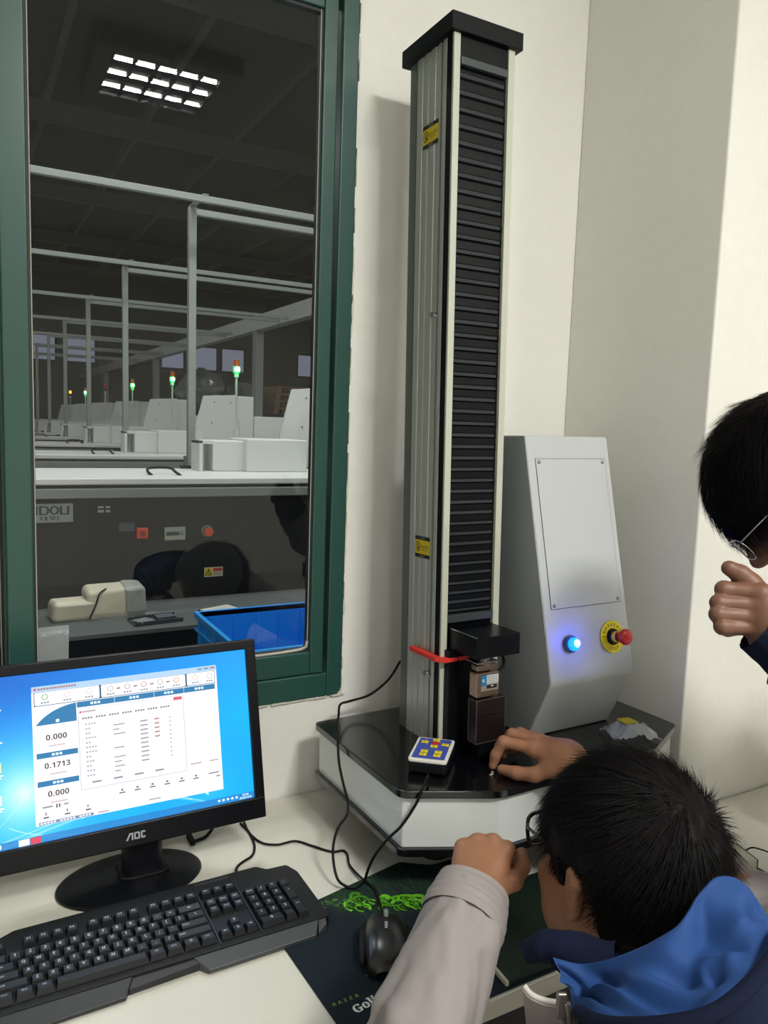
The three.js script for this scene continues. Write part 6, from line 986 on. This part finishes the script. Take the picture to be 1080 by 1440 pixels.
// ---- the second person, leaning in from the right with a hand at the face
{
  const t = thing('person', 'standing person with black hair leaning in from the right edge, fist held to the glasses', 'person', [0, 0, 0]);
  const HC = V(1.012, 0.692 + DESK, 0.752), HM = basis(V(-0.42, -0.74, -0.42), V(-0.45, 0.4, -0.6)).setPosition(HC);
  const A = (p, r) => [p[0], p[1], p[2], r], nape = V(0, -0.15, -0.07).applyMatrix4(HM).toArray();
  const chest = [1.27, 0.50 + DESK, 1.02], hip = [1.50, 0.90, 1.22], sL = [1.12, 0.56 + DESK, 1.06], sR = [1.34, 0.58 + DESK, 0.86];
  const eL = [1.03, 0.375 + DESK, 0.965], wL = [0.893, 0.513 + DESK, 0.815], eR = [1.66, 0.30 + DESK, 0.80], wR = [1.52, 0.155 + DESK, 0.66];
  const kL = [1.46, 0.50, 1.24], kR = [1.58, 0.50, 1.12], fL = [1.46, 0.09, 1.30], fR = [1.60, 0.09, 1.14], hL = [1.47, 0.90, 1.28], hR = [1.56, 0.90, 1.16];
  const bodyF = union([cone(A(nape, 0.06), A(chest, 0.105)), cone(A(chest, 0.13), A(hip, 0.125)), cone(A(sL, 0.055), A(chest, 0.10)), cone(A(sR, 0.055), A(chest, 0.10)), cone(A(sL, 0.050), A(eL, 0.039)), cone(A(eL, 0.038), A(wL, 0.028)), cone(A(sR, 0.050), A(eR, 0.039)), cone(A(eR, 0.038), A(wR, 0.028)), cone(A(hL, 0.085), A(kL, 0.055)), cone(A(kL, 0.054), A(fL, 0.036)), cone(A(hR, 0.085), A(kR, 0.055)), cone(A(kR, 0.054), A(fR, 0.036)), cone(A(fL, 0.036), [fL[0] - 0.13, 0.045, fL[2] - 0.05, 0.032]), cone(A(fR, 0.036), [fR[0] - 0.13, 0.045, fR[2] - 0.05, 0.032])], 0.04);
  const J = (l, r) => l.map((p, i) => [p[0], p[1] + DESK, p[2], r[i]]), rs = [0.0112, 0.0104, 0.0095, 0.0085];
  const F = [J([[0.8770, 0.5697, 0.7985], [0.8475, 0.5699, 0.7683], [0.8720, 0.5640, 0.7600], [0.8850, 0.5640, 0.7720]], rs), J([[0.8785, 0.5546, 0.8016], [0.8372, 0.5536, 0.7705], [0.8640, 0.5470, 0.7610], [0.8830, 0.5480, 0.7750]], rs), J([[0.8783, 0.5395, 0.8033], [0.8317, 0.5404, 0.7749], [0.8590, 0.5320, 0.7650], [0.8800, 0.5330, 0.7780]], rs), J([[0.8763, 0.5251, 0.8041], [0.8318, 0.5264, 0.7822], [0.8560, 0.5180, 0.7720], [0.8770, 0.5190, 0.7830]], rs.map((r) => r * 0.92)), J([[0.8900, 0.5600, 0.7980], [0.8790, 0.5790, 0.7830], [0.8700, 0.5890, 0.7740], [0.8600, 0.5960, 0.7640]], [0.014, 0.0125, 0.0115, 0.010])];
  const p3 = (x, y, z, r) => [x, y + DESK, z, r];
  const palm = [cone(p3(0.8900, 0.520, 0.8150, 0.026), p3(0.8790, 0.566, 0.8000, 0.0145)), cone(p3(0.8900, 0.520, 0.8150, 0.026), p3(0.8785, 0.542, 0.8030, 0.0155)), cone(p3(0.8960, 0.515, 0.8180, 0.026), p3(0.8770, 0.528, 0.8050, 0.0145)), cone(p3(0.892, 0.545, 0.806, 0.020), p3(0.896, 0.520, 0.815, 0.024)), cone(A(wL, 0.027), p3(0.890, 0.522, 0.813, 0.026))];
  const fist = handField(palm, F, 0.007);
  part(t, 'body', merge([netMesh(bodyF, [0.80, 0.0, 0.60], [1.76, 1.50, 1.46], 0.016), netMesh(headField(HM), ...headBounds(HC.clone().add(V(0.02, 0.0, 0.02)), 0.185), 0.0040), netMesh(fist, [0.80, 0.48 + DESK, 0.73], [0.93, 0.63 + DESK, 0.86], 0.0028)]), skinShaded);
  part(t, 'hair', hairGeometry(HM, 777, { thick: 0.020, hairline: [0.088], crown: [0.1, 0.75, -0.65], strands: 15000, len: 1.05, lift: 0.35, fringe: 0.04 }), hairMat);
  const gl = new THREE.Group(); gl.name = 'glasses'; t.add(gl); gl.applyMatrix4(HM);
  const met = std(0xb9b9bc, 0.2, { metalness: 1 });
  const rim = (s) => tube([[s * 0.010, 0.014, 0.112], [s * 0.032, 0.018, 0.111], [s * 0.055, 0.014, 0.104], [s * 0.057, 0.000, 0.102], [s * 0.050, -0.016, 0.104], [s * 0.030, -0.019, 0.109], [s * 0.012, -0.014, 0.112]], 0.0010, 70, 6, true);
  part(gl, 'rim', rim(1), met); part(gl, 'rim', rim(-1), met); part(gl, 'bridge', tube([[-0.010, 0.008, 0.113], [0, 0.011, 0.115], [0.010, 0.008, 0.113]], 0.0011, 16, 6), met);
  for (const s of [1, -1]) part(gl, 'temple', tube([[s * 0.057, 0.010, 0.103], [s * 0.072, 0.012, 0.085], [s * 0.083, 0.014, 0.03], [s * 0.086, 0.016, -0.005], [s * 0.083, -0.01, -0.035]], 0.0012, 40, 6), met);
  const jk = new THREE.Group(); jk.name = 'jacket'; t.add(jk);
  const torsoF = union([cone(A([nape[0] + 0.03, nape[1] - 0.01, nape[2] + 0.03], 0.072), A(chest, 0.13)), cone(A(chest, 0.16), A(hip, 0.155)), cone(A(sL, 0.074), A(chest, 0.12)), cone(A(sR, 0.074), A(chest, 0.12))], 0.05);
  part(jk, 'torso', netMesh((x, y, z) => torsoF(x, y, z) + 0.012 * noise3(x * 16, y * 20, z * 16, 7), [0.98, 0.70, 0.64], [1.74, 1.48, 1.46], 0.014), clothGrey);
  const off = (p, q, k) => [p[0] + (q[0] - p[0]) * k, p[1] + (q[1] - p[1]) * k, p[2] + (q[2] - p[2]) * k], fold = (tt, a) => 0.14 * noise3(Math.cos(a) * 2.5, Math.sin(a) * 2.5, tt * 10, 9) + 0.06 * Math.sin(tt * 40 + 2 * Math.sin(a));
  part(jk, 'sleeve', sleeve([sL, off(sL, eL, 0.5), eL, off(eL, wL, 0.45), off(eL, wL, 0.88)], [0.070, 0.062, 0.060, 0.057, 0.050], { fold }), clothGrey);
  part(jk, 'cuff', sleeve([off(eL, wL, 0.80), off(eL, wL, 0.95), off(eL, wL, 1.10)], [0.044, 0.042, 0.038, 0.036], { ns: 30, fold: (tt, a) => 0.02 * Math.sin(a * 18) }), navy);
  part(jk, 'sleeve', sleeve([sR, off(sR, eR, 0.5), eR, off(eR, wR, 0.5), off(eR, wR, 0.95)], [0.070, 0.062, 0.060, 0.052, 0.042], { fold }), clothGrey);
  const hr = handField([cone(A(wR, 0.027), A([1.47, 0.115 + DESK, 0.64], 0.022))], [[-0.03, 0.006], [-0.01, 0.002], [0.01, 0], [0.03, 0.004]].map(([o, d]) => [[1.47, 0.110 + DESK, 0.62 + o, 0.011], [1.435, 0.078 + DESK + d, 0.61 + o * 1.1, 0.0098], [1.420, 0.040 + DESK + d, 0.605 + o * 1.1, 0.0088], [1.416, 0.012 + DESK + d, 0.605 + o * 1.05, 0.0078]]).concat([[[1.485, 0.12 + DESK, 0.665, 0.014], [1.460, 0.09 + DESK, 0.680, 0.012], [1.445, 0.06 + DESK, 0.682, 0.010]]]), 0.008);
  part(t, 'hand', netMesh(hr, [1.38, -0.01 + DESK, 0.54], [1.58, 0.22 + DESK, 0.74], 0.0035), skinShaded);
  const legsF = union([cone(A(hL, 0.105), A(kL, 0.078)), cone(A(kL, 0.076), [fL[0], 0.13, fL[2], 0.064]), cone(A(hR, 0.105), A(kR, 0.078)), cone(A(kR, 0.076), [fR[0], 0.13, fR[2], 0.064]), cone(A(hL, 0.12), A(hR, 0.12))], 0.03);
  part(t, 'trousers', netMesh((x, y, z) => legsF(x, y, z) + 0.008 * noise3(x * 20, y * 20, z * 20, 3), [1.30, 0.06, 0.96], [1.74, 1.06, 1.46], 0.014), trousers);
  for (const f of [fL, fR]) { const s = union([cone([f[0], 0.10, f[2], 0.045], [f[0] + 0.01, 0.048, f[2], 0.046]), cone([f[0] + 0.01, 0.046, f[2], 0.045], [f[0] - 0.15, 0.040, f[2] - 0.055, 0.039])], 0.03); part(t, 'shoe', netMesh((x, y, z) => Math.max(s(x, y, z), 0.002 - y), [f[0] - 0.22, -0.01, f[2] - 0.14], [f[0] + 0.09, 0.18, f[2] + 0.08], 0.008), shoe); }
}
scene.traverse((o) => { if (o.isPointLight) o.castShadow = true; });
renderer.render(scene, camera);
